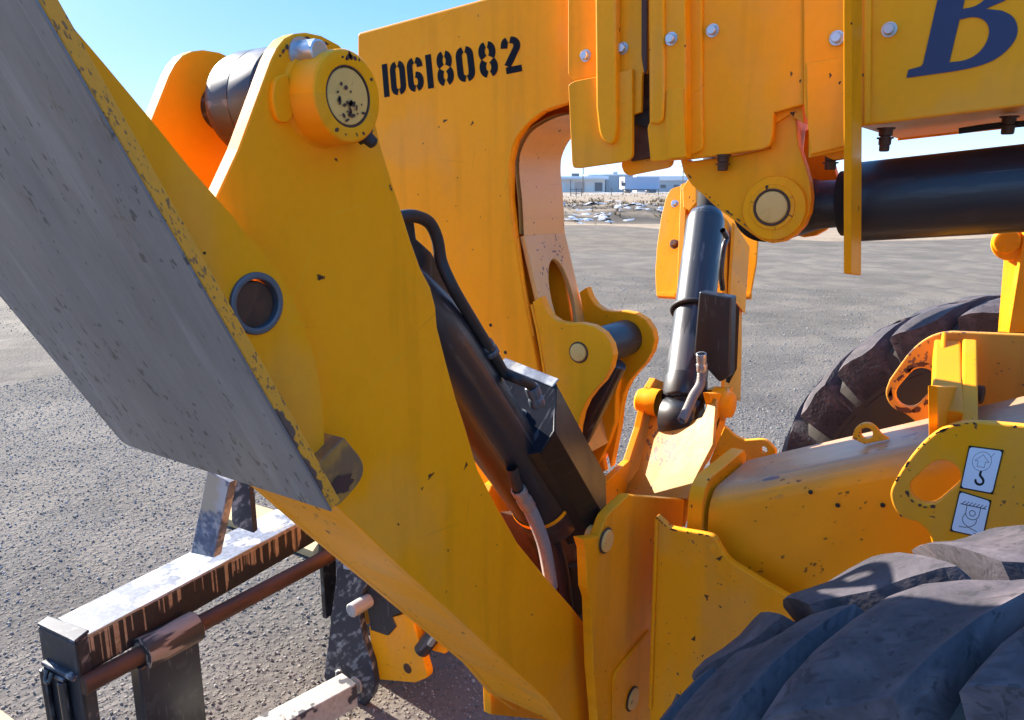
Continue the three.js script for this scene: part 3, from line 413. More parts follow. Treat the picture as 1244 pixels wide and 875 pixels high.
  // lobes that carry the tilt pin
  const lobe = [[-1.1,1.413,-1.664],[-1.077,1.428,-1.664],[-1.064,1.401,-1.664],[-1.046,1.381,-1.664],[-1.021,1.369,-1.664],[-0.991,1.367,-1.664],[-0.955,1.371,-1.664],[-0.92,1.368,-1.664],[-0.889,1.353,-1.664],[-0.868,1.328,-1.664],[-0.86,1.3,-1.664],[-0.866,1.266,-1.664],[-0.885,1.231,-1.664],[-0.91,1.202,-1.664],[-0.931,1.173,-1.664],[-0.947,1.137,-1.664],[-0.956,1.096,-1.664],[-0.96,1.039,-1.664],[-0.983,0.907,-1.664],[-1.032,1.082,-1.664],[-1.059,1.235,-1.664]];
  const lz = plateGeo(lobe, 0.03, { bevel: 0.003 });
  mesh('pin_lobe', lz, M.paint, boom); mesh('pin_lobe', shift(lz, 0, 0, -0.242), M.paint, boom);
  const pc = [-0.958,1.296,-1.664], r = 0.0235;
  mesh('pin', rod(at(pc, 0, 0, 0.007), at(pc, 0, 0, -0.28), r, 0.003), M.pinPaint, boom);
  mesh('pin_ring', new THREE.TorusGeometry(r + 0.002, 0.0022, 6, 36).translate(pc[0], pc[1], pc[2] + 0.001), M.chip, boom);
  const pt = at(pc, 0.012, 0.002);
  mesh('pin_sleeve', turned(at(pt, 0, 0, -0.034), at(pt, 0, 0, -0.238), [[0, 0.03], [0, 0.05], [1, 0.05], [1, 0.03]]), M.black, boom);
  const ra = [-0.912,1.255,-1.78], rb = [-1.053,0.951,-1.78]; mesh('tilt_ram', rod(ra, rb, 0.032), M.blackWorn, boom);
  const e1 = [-0.951,1.155,-1.906], e2 = [-1.023,0.816,-1.906];
  plate('pin_lobe', [[-0.985,1.192,-1.88],[-0.951,1.18,-1.88],[-0.96,1.136,-1.88],[-0.96,1.054,-1.88],[-0.979,0.991,-1.88],[-1.007,0.925,-1.88],[-1.082,0.811,-1.88],[-1.112,0.909,-1.88],[-1.054,1.072,-1.88],[-1.021,1.151,-1.88]], 0.05, M.paint, boom, { bevel: 0.004 });
  const bead = (pts, r = 0.004) => mesh('weld_bead', pipe(pts, r, Math.max(12, pts.length * 8), 6), M.paint, boom);
  bead([[-1.103,1.406,-1.665],[-1.084,1.338,-1.665],[-1.063,1.239,-1.665],[-1.032,1.093,-1.665]]); bead([[-1.161,1.574,-1.681],[-1.137,1.446,-1.681],[-1.107,1.32,-1.681]], 0.003); bead([[-1.011,1.908,-1.681],[-1.082,1.892,-1.681],[-1.131,1.863,-1.681],[-1.167,1.827,-1.681],[-1.185,1.772,-1.681],[-1.185,1.678,-1.681],[-1.172,1.58,-1.681]], 0.0035);
  // bolts low on the plate
  for (const p of [[-1.198,1.264,-1.68], [-1.248,1.335,-1.68]]) mesh('plug', rod(p, at(p, 0, 0, 0.002), 0.005, 0.001, 12), M.dark, boom);
}
{ // ---- outer boom sections and collars
  const big = 2.0;                                                       // how far the boom runs on to the right
  const yb = [-0.327,1.819,-1.635], dir = V([-0.077,1.84,-1.635]).sub(V(yb)).normalize();
  const run = (p, d) => [p[0] + dir.x * d, p[1] + dir.y * d, p[2]];
  const up = new THREE.Vector3(-dir.y, dir.x, 0), lift = (p, h) => [p[0] + up.x * h, p[1] + up.y * h, p[2]];
  const s0 = run(yb, -0.02), s1 = run(yb, big), Hh = 0.62;
  plate('boom_side_plate', [s0, s1, lift(s1, Hh), lift(s0, Hh)], 0.016, M.paint, boom, { bevel: 0.005, seg: 3 });
  mesh('boom_side_plate', shift(plateGeo([s0, s1, lift(s1, Hh), lift(s0, Hh)], 0.016), 0, 0, -0.50), M.paint, boom);
  const zz = (p, z) => [p[0], p[1], z], dn = (p, h) => lift(p, h);
  plate('boom_floor', [zz(dn(s0, 0.004), -1.652), zz(dn(s1, 0.004), -1.652), zz(dn(s1, 0.004), -2.135), zz(dn(s0, 0.004), -2.135)], 0.014, M.paint, boom, { face: new THREE.Vector3(0, -1, 0) });
  plate('boom_roof', [zz(lift(s0, Hh - 0.002), -1.652), zz(lift(s1, Hh - 0.002), -1.652), zz(lift(s1, Hh - 0.002), -2.135), zz(lift(s0, Hh - 0.002), -2.135)], 0.014, M.paint, boom, { face: new THREE.Vector3(0, 1, 0) });
  // middle section E with its stepped lower edge, and the near face of section behind
  const E = [[-0.72,2.385,-1.63],[-0.479,2.372,-1.63],[-0.439,1.864,-1.63],[-0.497,1.851,-1.63],[-0.496,1.791,-1.63,0.03],[-0.512,1.781,-1.63,0.01],[-0.675,1.764,-1.63],[-0.688,1.764,-1.63]];
  plate('boom_side_plate', E, 0.02, M.paint, boom, { bevel: 0.003 });
  plate('boom_floor', [[-0.688,1.775,-1.655],[-0.517,1.791,-1.655],[-0.509,1.865,-1.655],[-0.446,1.874,-1.655],[-0.449,1.909,-1.655],[-0.694,1.893,-1.655]], 0.30, M.paint, boom);
  plate('weld_step', [[-0.508,1.853,-1.65],[-0.447,1.866,-1.65],[-0.441,1.829,-1.65],[-0.473,1.847,-1.65],[-0.505,1.829,-1.65]], 0.03, M.paintWorn, boom);
  // G plate in front of the upright flange
  plate('collar_plate', [[-0.479,2.367,-1.618],[-0.39,2.362,-1.618],[-0.339,1.776,-1.618],[-0.42,1.761,-1.618],[-0.425,1.827,-1.618,0.01],[-0.436,1.85,-1.618,0.02]], 0.02, M.paint, boom, { bevel: 0.004 });
  plate('collar_strip', [[-0.437,1.939,-1.612],[-0.356,1.944,-1.612],[-0.341,1.783,-1.612],[-0.414,1.767,-1.612],[-0.425,1.826,-1.612]], 0.008, M.paint, boom, { bevel: 0.0025 });
  // H: upright flange seen nearly edge-on
  plate('upright_flange', [[-0.325,2.257,-1.339],[-0.325,2.28,-1.404],[-0.325,1.821,-1.611],[-0.325,1.524,-1.743,0.004],[-0.325,1.536,-1.64,0.004],[-0.325,1.816,-1.526]], 0.014, M.paint, boom, { face: new THREE.Vector3(1, 0, 0), bevel: 0.002 });
  plate('collar_strip', [[-0.37,2.318,-1.627],[-0.355,2.315,-1.627],[-0.314,1.822,-1.627],[-0.326,1.818,-1.627]], 0.01, M.paint, boom, { bevel: 0.004 });
  // mouth collars from left to right: A strip, B guard, C stiffener, D plate
  plate('collar_strip', [[-0.991,2.43,-1.632],[-0.917,2.43,-1.632],[-0.904,1.954,-1.632,0.004],[-0.967,1.948,-1.632],[-0.983,1.964,-1.632]], 0.03, M.paint, boom, { bevel: 0.002 });
  plate('wear_guard', [[-0.963,1.936,-1.6,0.006],[-0.946,1.943,-1.6,0.004],[-0.801,1.956,-1.6],[-0.794,1.772,-1.6,0.01],[-0.806,1.762,-1.6,0.006],[-0.937,1.748,-1.6,0.015],[-0.949,1.752,-1.6,0.012]], 0.012, M.paint, boom, { bevel: 0.002 });
  plate('collar_plate', [[-0.914,2.423,-1.612],[-0.785,2.409,-1.612],[-0.769,1.941,-1.612,0.03],[-0.783,1.954,-1.612,0.02],[-0.782,1.867,-1.612],[-0.804,1.861,-1.612],[-0.804,1.773,-1.612,0.01],[-0.883,1.764,-1.612]], 0.011, M.paint, boom, { bevel: 0.002 });
  plate('stiffener', [[-0.901,2.411,-1.586],[-0.85,2.403,-1.586],[-0.833,1.933,-1.586],[-0.828,1.826,-1.586,0.03],[-0.835,1.799,-1.586,0.015],[-0.851,1.8,-1.586,0.02],[-0.871,1.818,-1.586,0.02],[-0.881,1.881,-1.586]], 0.026, M.paint, boom, { bevel: 0.005, seg: 3 });
  plate('collar_plate', [[-0.779,2.401,-1.592],[-0.701,2.397,-1.592],[-0.663,1.764,-1.592,0.006],[-0.746,1.759,-1.592,0.006],[-0.757,1.832,-1.592,0.006],[-0.752,1.842,-1.592]], 0.03, M.paint, boom, { bevel: 0.003 });
  plate('stiffener', [[-0.772,2.382,-1.584],[-0.742,2.382,-1.584],[-0.716,1.904,-1.584],[-0.716,1.846,-1.584,0.012],[-0.727,1.837,-1.584,0.006],[-0.746,1.839,-1.584]], 0.012, M.paint, boom, { bevel: 0.005, seg: 3 });
  plate('stiffener', [[-0.712,1.908,-1.586,0.006],[-0.675,1.908,-1.586,0.01],[-0.663,1.777,-1.586,0.01],[-0.661,1.767,-1.586],[-0.701,1.763,-1.586],[-0.712,1.838,-1.586]], 0.012, M.paint, boom, { bevel: 0.003 });
  plate('stiffener', [[-0.704,2.379,-1.621],[-0.674,2.379,-1.621],[-0.649,1.92,-1.621,0.006],[-0.639,1.783,-1.621,0.01],[-0.67,1.77,-1.621]], 0.012, M.paint, boom, { bevel: 0.004, seg: 3 });
  plate('slot_edge', [[-0.799,2.38,-1.606],[-0.786,2.377,-1.606],[-0.769,1.952,-1.606,0.008],[-0.774,1.941,-1.606,0.008],[-0.783,1.979,-1.606,0.01]], 0.005, M.chip, boom, { bevel: 0.001 });
  mesh('mouth_frame', mergeGeometries([plateGeo([[-0.825,1.9,-1.645],[-0.773,1.9,-1.645],[-0.767,1.77,-1.645],[-0.82,1.763,-1.645]], 0.02), plateGeo([[-0.914,2.438,-1.66],[-0.475,2.374,-1.66],[-0.435,1.877,-1.66],[-0.782,1.846,-1.66],[-0.899,1.924,-1.66]], 0.02)]), M.rust, boom);
  plate('wear_pad', [[-0.815,1.868,-1.63],[-0.799,1.874,-1.63],[-0.773,1.87,-1.63],[-0.767,1.829,-1.63],[-0.787,1.839,-1.63],[-0.812,1.842,-1.63]], 0.02, M.dark, boom);
  plate('wear_pad_tray', [[-0.85,1.757,-1.655,0.01],[-0.843,1.738,-1.655,0.01],[-0.828,1.732,-1.655],[-0.731,1.748,-1.655,0.01],[-0.722,1.756,-1.655,0.01],[-0.723,1.781,-1.655],[-0.845,1.772,-1.655]], 0.012, M.paintWorn, boom);
  plate('wear_pad_tray', [[-0.915,1.761,-1.78,0.01],[-0.907,1.747,-1.78,0.01],[-0.891,1.743,-1.78],[-0.787,1.759,-1.78,0.01],[-0.776,1.768,-1.78,0.01],[-0.777,1.787,-1.78],[-0.908,1.777,-1.78]], 0.012, M.paintWorn, boom);
  for (const p of [[-0.935,2,-1.632], [-0.831,2.003,-1.612], [-0.708,2.007,-1.592], [-0.634,2.021,-1.63], [-0.383,1.978,-1.612], [-0.298,1.987,-1.635]]) mesh('bolt', hexBolt(p, [0, 0, 1], 0.0105, 0.009), M.zinc, boom);
  // bolts hanging under the boom
  const hang = (p, L) => mesh('bolt', mergeGeometries([hexBolt(p, [0, -1, 0], 0.013, 0.012), rod(at(p, 0, -0.012, 0), at(p, 0, -L, 0), 0.0095, 0.002, 14), hexBolt(at(p, 0, -0.018, 0), [0, -1, 0], 0.012, 0.011)]), M.rust, boom);
  hang([-0.298,1.818,-1.7], 0.045); hang([-0.602,1.773,-1.645], 0.02); hang([-0.396,1.773,-1.7], 0.03);
  plate('wear_pad_tray', [[-0.419,1.775,-1.66],[-0.351,1.786,-1.66],[-0.349,1.764,-1.66],[-0.383,1.758,-1.66]], 0.05, M.paint, boom);
  mesh('spring_hook', pipe([[-0.183,1.813,-1.8],[-0.135,1.819,-1.8],[-0.106,1.821,-1.8],[-0.077,1.822,-1.8],[-0.018,1.827,-1.8]], 0.006, 30, 8), M.dark, boom); hang([-0.101,1.837,-1.8], 0.03);

  // F: lobe for the lift pin
  const F = [[-0.709,1.776,-1.66],[-0.683,1.761,-1.66],[-0.57,1.772,-1.66],[-0.508,1.784,-1.66],[-0.507,1.833,-1.66],[-0.481,1.851,-1.66],[-0.463,1.847,-1.66],[-0.457,1.815,-1.66],[-0.452,1.789,-1.66],[-0.436,1.75,-1.66],[-0.424,1.717,-1.66],[-0.418,1.684,-1.66],[-0.419,1.655,-1.66],[-0.428,1.628,-1.66],[-0.445,1.607,-1.66],[-0.467,1.593,-1.66],[-0.491,1.589,-1.66],[-0.515,1.595,-1.66],[-0.537,1.608,-1.66],[-0.57,1.631,-1.66],[-0.617,1.662,-1.66],[-0.677,1.711,-1.66],[-0.697,1.737,-1.66]];
  const fl = plateGeo(F, 0.028, { bevel: 0.003 }); mesh('pin_lobe', fl, M.paint, boom); mesh('pin_lobe', shift(fl, 0, 0, -0.25), M.paint, boom);
  plate('pin_lobe_edge', [[-0.471,1.829,-1.67],[-0.463,1.816,-1.67,0.02],[-0.458,1.789,-1.67],[-0.424,1.714,-1.67],[-0.42,1.684,-1.67],[-0.429,1.691,-1.67],[-0.442,1.727,-1.67],[-0.469,1.783,-1.67,0.02],[-0.473,1.816,-1.67,0.02]], 0.02, M.dark, boom);
  const fc = [-0.493,1.664,-1.66];
  mesh('pin_boss', rod(at(fc, 0.003, -0.002, -0.02), at(fc, 0.003, -0.002, 0.010), 0.066, 0.003, 48), M.paint, boom);
  mesh('pin_washer', rod(at(fc, 0, 0, 0.0), at(fc, 0, 0, 0.013), 0.047, 0.002, 40), M.paintWorn, boom);
  mesh('pin', rod(at(fc, 0, 0, 0), at(fc, 0, 0, 0.017), 0.0335, 0.004, 40), M.pinPaint, boom);
  mesh('pin_ring', new THREE.TorusGeometry(0.036, 0.0025, 6, 40).translate(fc[0], fc[1], fc[2] + 0.0135), M.chip, boom);
  mesh('paint_chips', chips(F, 22, 0.0022, VIEWED, [14, 15, 16, 17, 18, 19, 20, 21]), M.chip, boom).userData.kind = 'stuff';
  // lettering: big serif italic B
  const zB = -1.6335, Bo = [[-0.261,1.9,-1.633],[-0.259,1.914,-1.633],[-0.239,1.918,-1.633],[-0.236,1.922,-1.633],[-0.224,2.028,-1.633],[-0.217,2.094,-1.633],[-0.222,2.105,-1.633],[-0.235,2.11,-1.633],[-0.234,2.123,-1.633],[-0.135,2.122,-1.633],[-0.106,2.112,-1.633],[-0.089,2.089,-1.633],[-0.088,2.059,-1.633],[-0.101,2.035,-1.633],[-0.12,2.014,-1.633],[-0.148,2.004,-1.633],[-0.123,1.998,-1.633],[-0.105,1.987,-1.633],[-0.096,1.967,-1.633],[-0.098,1.947,-1.633],[-0.114,1.926,-1.633],[-0.137,1.913,-1.634],[-0.175,1.906,-1.633]];
  const holes = [[[-0.194,1.921,-1.633],[-0.186,1.991,-1.633],[-0.166,1.994,-1.633],[-0.149,1.988,-1.633],[-0.138,1.972,-1.633],[-0.139,1.951,-1.633],[-0.149,1.933,-1.633],[-0.167,1.922,-1.633]], [[-0.183,2.008,-1.634],[-0.178,2.055,-1.633],[-0.173,2.097,-1.633],[-0.149,2.101,-1.633],[-0.133,2.086,-1.633],[-0.132,2.057,-1.633],[-0.143,2.028,-1.633],[-0.158,2.013,-1.633],[-0.168,2.009,-1.633]]];
  mesh('boom_letter', plateGeo(Bo.map((p, i) => [...p, i > 9 && i < 14 || i > 16 ? 0.02 : 0.001]), 0.0012, { bevel: 0, holes: holes.map((h) => h.map((p, i) => [...p, i > 1 ? 0.02 : 0.001])) }), M.navy, boom);
  // J: black ram running back beside the boom floor, with rod eye and gland
  const j0 = [-0.341,1.675,-1.8], j1 = [-0.066,1.702,-1.8], jd = V(j1).sub(V(j0)).normalize(), along = (d) => [j0[0] + jd.x * d, j0[1] + jd.y * d, j0[2]];
  const ram = grp('lift_ram', machine);
  mesh('barrel', rod(along(-0.03), along(2.0), 0.0835, 0.006, 56), M.black, ram);
  mesh('gland', turned(along(-0.05), along(-0.03), [[0, 0.03], [0, 0.066], [0.1, 0.069], [0.9, 0.069], [1, 0.066], [1, 0.03]], 44), M.dark, ram);
  const eye = [-0.534,1.661,-1.8];
  mesh('rod_eye', mergeGeometries([turned(at(eye, 0, 0, 0.06), at(eye, 0, 0, -0.06), [[0, 0.03], [0, 0.075], [1, 0.075], [1, 0.03]], 40), turned(eye, along(-0.05), [[0, 0.03], [0.3, 0.07], [0.72, 0.052], [1, 0.05]], 32)]), M.black, ram);
}
function legGroup() { return grp('stabiliser', machine); }
{ // ---- near stabiliser: leg of two plates, foot, ram with valve guard
  const leg = legGroup(), xR = -0.80, T = 0.024;
  const out = [[-0.8,1.584,-0.622],[-0.8,1.689,-0.546],[-0.8,1.746,-0.582],[-0.8,1.853,-0.638],[-0.8,1.868,-0.648],[-0.8,1.88,-0.66],[-0.8,1.888,-0.676],[-0.8,1.892,-0.693],[-0.8,1.892,-0.719],[-0.8,1.885,-0.748],[-0.8,1.868,-0.773],[-0.8,1.838,-0.794],[-0.8,1.796,-0.808],[-0.8,1.755,-0.82],[-0.8,1.712,-0.838],[-0.8,1.67,-0.856],[-0.8,1.624,-0.875],[-0.8,1.58,-0.896],[-0.8,1.549,-0.918],[-0.8,1.517,-0.929],[-0.8,1.483,-0.932],[-0.8,1.42,-0.953],[-0.8,1.353,-0.977],[-0.8,1.299,-1],[-0.8,1.21,-1.034],[-0.8,1.119,-1.091],[-0.8,1.015,-1.162],[-0.8,0.893,-1.268],[-0.8,0.777,-1.374],[-0.8,0.689,-1.449],[-0.8,0.577,-1.495],[-0.8,0.375,-1.521],[-0.8,0.345,-1.476],[-0.8,0.458,-1.373],[-0.8,0.594,-1.276],[-0.8,0.869,-1.036],[-0.8,1.085,-0.847],[-0.8,1.209,-0.742],[-0.8,1.261,-0.697]];
  const lg = plateGeo(out, T, { bevel: 0.002 });
  mesh('leg_plate', lg, M.paint, leg); mesh('leg_plate', shift(lg, -0.215, 0, 0), M.paint, leg);
  // outer cover along the under side
  const ua = [[-0.803,1.262,-0.692]], ub = [[-0.803,1.207,-0.745],[-0.803,1.083,-0.85],[-0.803,0.866,-1.04],[-0.803,0.59,-1.281],[-0.803,0.454,-1.378]];
  const strip = (p, q, w) => [p, q, [q[0] - w, q[1], q[2]], [p[0] - w, p[1], p[2]]];
  const seg = [[-0.803,1.303,-0.665], ...ub];
  const pos = [], uv = [], idx = []; let L = 0; seg.forEach((p, i) => { if (i) L += V(p).distanceTo(V(seg[i - 1])); for (const [dx, s] of [[0, 0], [-0.232, 0.232]]) { pos.push(p[0] + dx, p[1], p[2]); uv.push(L, s); } if (i < seg.length - 1) { const a = i * 2; idx.push(a, a + 1, a + 2, a + 1, a + 3, a + 2); } });
  const g = new THREE.BufferGeometry(); g.setAttribute('position', new THREE.Float32BufferAttribute(pos, 3)); g.setAttribute('uv', new THREE.Float32BufferAttribute(uv, 2)); g.setIndex(idx); g.computeVertexNormals(); mesh('under_cover', toCreasedNormals(g, 0.6), M.paintWorn, leg);
  // foot pivot boss, pin, keeper bolt, tube between the plates
  const bc = [-0.748,1.814,-0.712], bp = (x) => [x, bc[1], bc[2]];
  mesh('pin_boss', turned(bp(xR - 0.002), bp(-0.748), [[0, 0.063], [0.10, 0.060], [0.16, 0.0572], [0.93, 0.0565], [1, 0.053], [1, 0.038], [0.96, 0.037]], 56), M.paint, leg);
  mesh('pin', turned(bp(-0.772), bp(-0.749), [[0, 0.035], [0.92, 0.035], [1, 0.033], [1, 0.0]], 48), M.pinPaint, leg);
  mesh('pin_ring', new THREE.TorusGeometry(0.0362, 0.0013, 6, 48).rotateY(Math.PI / 2).translate(-0.7495, bc[1], bc[2]), M.chip, leg);
  { const G = []; seed = 515; for (let k = 0; k < 40; k++) { const an = k < 12 ? rr(1.2, 2.6) + (k > 7 ? 3.0 : 0) : k < 30 ? rr(3.4, 5.4) : rr(0, 6.28), r0 = k < 12 ? rr(0.043, 0.050) : rr(0.006, 0.031), s = rr(0.0008, 0.0034), gg = new THREE.CircleGeometry(s, 7).scale(rr(0.7, 2.4), 1, 1).rotateZ(rr(0, 3)).rotateY(Math.PI / 2).translate(-0.7482 + 0.0005 * (k >= 16 ? 1 : 0) + 0.0006, bc[1] + Math.sin(an) * r0, bc[2] + Math.cos(an) * r0); G.push(gg); } mesh('paint_chips', mergeGeometries(G), M.chip, leg).userData.kind = 'stuff'; }
  mesh('leg_tube', turned(bp(-1.014), bp(-0.822), [[0, 0.032], [0.24, 0.032], [0.25, 0.05], [0.29, 0.062], [0.35, 0.069], [0.42, 0.071], [0.60, 0.071], [0.605, 0.0695], [0.613, 0.071], [0.84, 0.071], [0.86, 0.066], [0.87, 0.058], [1, 0.058]], 56), M.blackWorn, leg);
  const kb = [-0.8,1.865,-0.684]; mesh('keeper_bolt', hexBolt(kb, [1, 0, 0], 0.016, 0.03), M.zinc, leg);
  plate('keeper_plate', [[-0.792,1.831,-0.634,0.012],[-0.792,1.84,-0.655,0.01],[-0.792,1.79,-0.661,0.012],[-0.792,1.78,-0.651,0.012],[-0.792,1.781,-0.635,0.012],[-0.792,1.802,-0.629,0.01]], 0.01, M.paint, leg, { bevel: 0.002 });
  const gr = [-0.755,1.766,-0.758]; mesh('grease_fitting', turned([-0.775, gr[1] + 0.010, gr[2] + 0.004], [-0.757, gr[1] - 0.008, gr[2] - 0.006], [[0, 0.013], [0.45, 0.013], [0.5, 0.009], [0.9, 0.008], [1, 0.004], [1, 0]], 16), M.rubberHose, leg);
  mesh('paint_chips', chips(out, 12, 0.0028, new THREE.Vector3(1, 0, 0), [2, 3, 4, 5, 6, 7, 8, 9, 14, 20, 26]), M.chip, leg).userData.kind = 'stuff';

  // foot: sole, worn rim, side bracket, curled toe
  const foot = leg;
  const sp = '';
  const rim0 = [-0.742,1.856,-0.348], rim1 = [-0.742,1.283,-0.641];
  const ax = V(rim1).sub(V(rim0)).normalize(), nrm = new THREE.Vector3(0, ax.z, -ax.y); if (nrm.z < 0) nrm.negate();
  const P = (d, w, h = 0) => [rim0[0] - w, rim0[1] + ax.y * d + nrm.y * h, rim0[2] + ax.z * d + nrm.z * h];   // d down the foot, w across, h outwards
  const LEN = V(rim1).distanceTo(V(rim0));
  const sole = [[-0.711,1.874,-0.32],[-0.709,1.849,-0.333],[-0.693,1.311,-0.599],[-1.18,1.302,-0.603,0.02],[-1.24,1.549,-0.481],[-1.331,1.958,-0.279]];
  const soleUV = (gg, f) => { const po = gg.attributes.position, uvs = gg.attributes.uv; for (let i = 0; i < po.count; i++) { const q = new THREE.Vector3().fromBufferAttribute(po, i).sub(V(rim0)); uvs.setXY(i, ...f(q)); } return gg; };
  mesh('foot_sole', soleUV(plateGeo(sole, 0.003, { bevel: 0.001, face: nrm }), (q) => [-q.x / 0.8 + 0.05, q.dot(ax) / 0.95 + 0.2]), M.sole, foot);
  const inner = sole.map((p) => [p[0] + (p[0] > -0.75 ? -0.002 : 0.004), p[1] - nrm.y * 0.0035, p[2] - nrm.z * 0.0035, p[3]]);
  mesh('foot_plate', soleUV(plateGeo(inner, 0.017, { bevel: 0.002, face: nrm }), (q) => [q.dot(ax) / 1.0 + 0.2, (-q.x + q.dot(nrm)) * 8]), M.lip, foot);
  const brk = [[-0.762,1.907,-0.374],[-0.762,1.865,-0.369],[-0.762,1.818,-0.411],[-0.762,1.765,-0.457],[-0.762,1.723,-0.492],[-0.762,1.689,-0.523],[-0.762,1.67,-0.541],[-0.762,1.652,-0.555],[-0.762,1.631,-0.576],[-0.762,1.607,-0.595],[-0.762,1.572,-0.615],[-0.762,1.53,-0.632],[-0.762,1.494,-0.644],[-0.762,1.455,-0.651],[-0.762,1.415,-0.654],[-0.762,1.381,-0.654],[-0.762,1.347,-0.652],[-0.762,1.299,-0.655],[-0.762,1.283,-0.662],[-0.762,1.41,-0.585],[-0.762,1.614,-0.471],[-0.762,1.768,-0.386],[-0.762,1.849,-0.353],[-0.762,1.889,-0.351]];
  const hc = [-0.762,1.569,-0.563], hole = []; for (let i = 0; i < 40; i++) { const an = i / 40 * 6.283; hole.push([-0.762, hc[1] + 0.036 * Math.sin(an), hc[2] + 0.036 * Math.cos(an)]); }
  plate('foot_bracket', brk, 0.037, M.paint, foot, { holes: [hole], bevel: 0 });
  mesh('bush', turned([-0.772, hc[1], hc[2]], [-0.758, hc[1], hc[2]], [[0, 0.029], [0.9, 0.029], [1, 0.030], [1, 0.0355], [0.9, 0.037], [0, 0.037]], 44), M.bush, foot);
  mesh('pin', rod([-0.80, hc[1] - 0.002, hc[2]], [-0.766, hc[1] - 0.002, hc[2]], 0.0285, 0.002, 40), M.rust, foot);
  { // toe: the sole's end folded back into a rounded lip
    const sh = new THREE.Shape(); path2(sh, [[-0.07, -0.004], [0.006, -0.004], [0.006, -0.084], [-0.07, -0.07]].map((q) => new THREE.Vector2(...q)), [0.002, 0.02, 0.045, 0.004]);
    const gg = new THREE.ExtrudeGeometry(sh, { depth: 0.30, bevelEnabled: true, bevelThickness: 0.002, bevelSize: 0.002, bevelOffset: -0.002, bevelSegments: 2, curveSegments: 20 });
    gg.applyMatrix4(new THREE.Matrix4().makeBasis(ax, nrm, new THREE.Vector3().crossVectors(ax, nrm)).setPosition(...P(LEN - 0.002, new THREE.Vector3().crossVectors(ax, nrm).x > 0 ? 0.302 : 0.002, 0)));
    mesh('foot_toe', gg, M.toe, foot);
    const q0 = P(LEN - 0.02, -0.0014, -0.032); seed = 91; mesh('toe_recess', blob(q0, 0.016, [1, 0, 0], 1.7), M.chip, foot);  // dark recess of the folded end, painted as a flat mark
  }
  // ram
  const B = [-0.885, 0.900, -1.47], Tt = [-0.885, bc[1], bc[2]], u = V(Tt).sub(V(B)).normalize(), al = (d) => [B[0] + u.x * d, B[1] + u.y * d, B[2] + u.z * d];
  mesh('ram_barrel', turned(al(0.05), al(0.92), [[0, 0.0], [0, 0.055], [0.02, 0.07], [0.10, 0.073], [0.105, 0.069], [0.74, 0.069], [0.82, 0.064], [0.9, 0.05], [0.95, 0.038], [1, 0.036], [1, 0]], 48), M.black, leg);
  mesh('ram_band', turned(al(0.135), al(0.15), [[0, 0.0715], [0.5, 0.073], [1, 0.0715]], 40), M.paint, leg);
  mesh('ram_pipe', pipe([...[[-0.85,1.653,-0.877]], ...[[-0.84,1.659,-0.904],[-0.84,1.658,-0.934],[-0.84,1.646,-0.966],[-0.84,1.621,-0.983],[-0.84,1.582,-0.993]], ...[[-0.825,1.545,-0.999],[-0.825,1.48,-1.052],[-0.825,1.4,-1.12],[-0.825,1.357,-1.159]], ...[[-0.8,1.352,-1.159],[-0.8,1.325,-1.21],[-0.8,1.291,-1.228]]], 0.0105, 90, 12), M.rubberHose, leg);
  for (const [a, b] of [[[-0.8,1.325,-1.21], [-0.8,1.284,-1.231]], [[-0.83,1.426,-1.101], [-0.827,1.404,-1.117]]]) mesh('hose_fitting', turned(a, b, [[0, 0.011], [0, 0.015], [0.45, 0.015], [0.5, 0.0125], [0.62, 0.0125], [0.66, 0.016], [1, 0.016], [1, 0.01]], 8), M.bush, leg);
  plate('pipe_clip', [[-0.862,1.667,-0.92],[-0.862,1.663,-0.951],[-0.862,1.621,-0.957],[-0.862,1.597,-0.993],[-0.862,1.555,-1.029],[-0.862,1.484,-1.09],[-0.862,1.385,-1.181],[-0.862,1.392,-1.069],[-0.862,1.47,-0.998],[-0.862,1.569,-0.963]], 0.012, M.black, leg);
  // octagonal valve guard
  const n0 = '';
  const sec = [[-0.997,1.317,-1.385],[-0.836,1.295,-1.359],[-0.784,1.222,-1.271],[-0.792,1.186,-1.229],[-0.847,1.17,-1.21],[-0.916,1.197,-1.242]];
  const uD = new THREE.Vector3(0, -0.767, -0.642);
  const lo = sec.map((p) => [p[0] + uD.x * 0.37, p[1] + uD.y * 0.37, p[2] + uD.z * 0.37]);
  const guardFace = (i) => [sec[i], sec[(i + 1) % 6], lo[(i + 1) % 6], lo[i]];
  plate('guard_end', sec, 0.006, M.matte, leg, { face: uD.clone().negate(), bevel: 0.0015 });
  plate('guard_end', lo.map((p) => p), 0.006, M.guard, leg, { face: uD, bevel: 0.0015 });
  for (const i of [1, 2, 3, 4]) plate('guard_panel', guardFace(i), 0.004, M.guard, leg, { face: new THREE.Vector3(1, 0.1, 0.5), bevel: 0.001 });
  plate('guard_panel', guardFace(0), 0.004, M.black, leg, { face: new THREE.Vector3(0.2, 1, -0.5), bevel: 0.001 });
  // worn dusty rim along the guard's upper edge, and the bolt on its end
  const e0 = V(sec[0]).addScaledVector(uD, -0.0015), e1 = V(sec[1]).addScaledVector(uD, -0.0015);
  mesh('guard_lip', boxBetween([e0.x, e0.y, e0.z], [e1.x, e1.y, e1.z], 0.024, 0.005, [0, 0.77, 0.64]), M.splat, leg);
  const eb = [-0.878,1.235,-1.287]; mesh('bolt', hexBolt([eb[0], eb[1] + 0.001, eb[2] + 0.001], [0, 0.767, 0.642], 0.011, 0.006), M.blackWorn, leg);
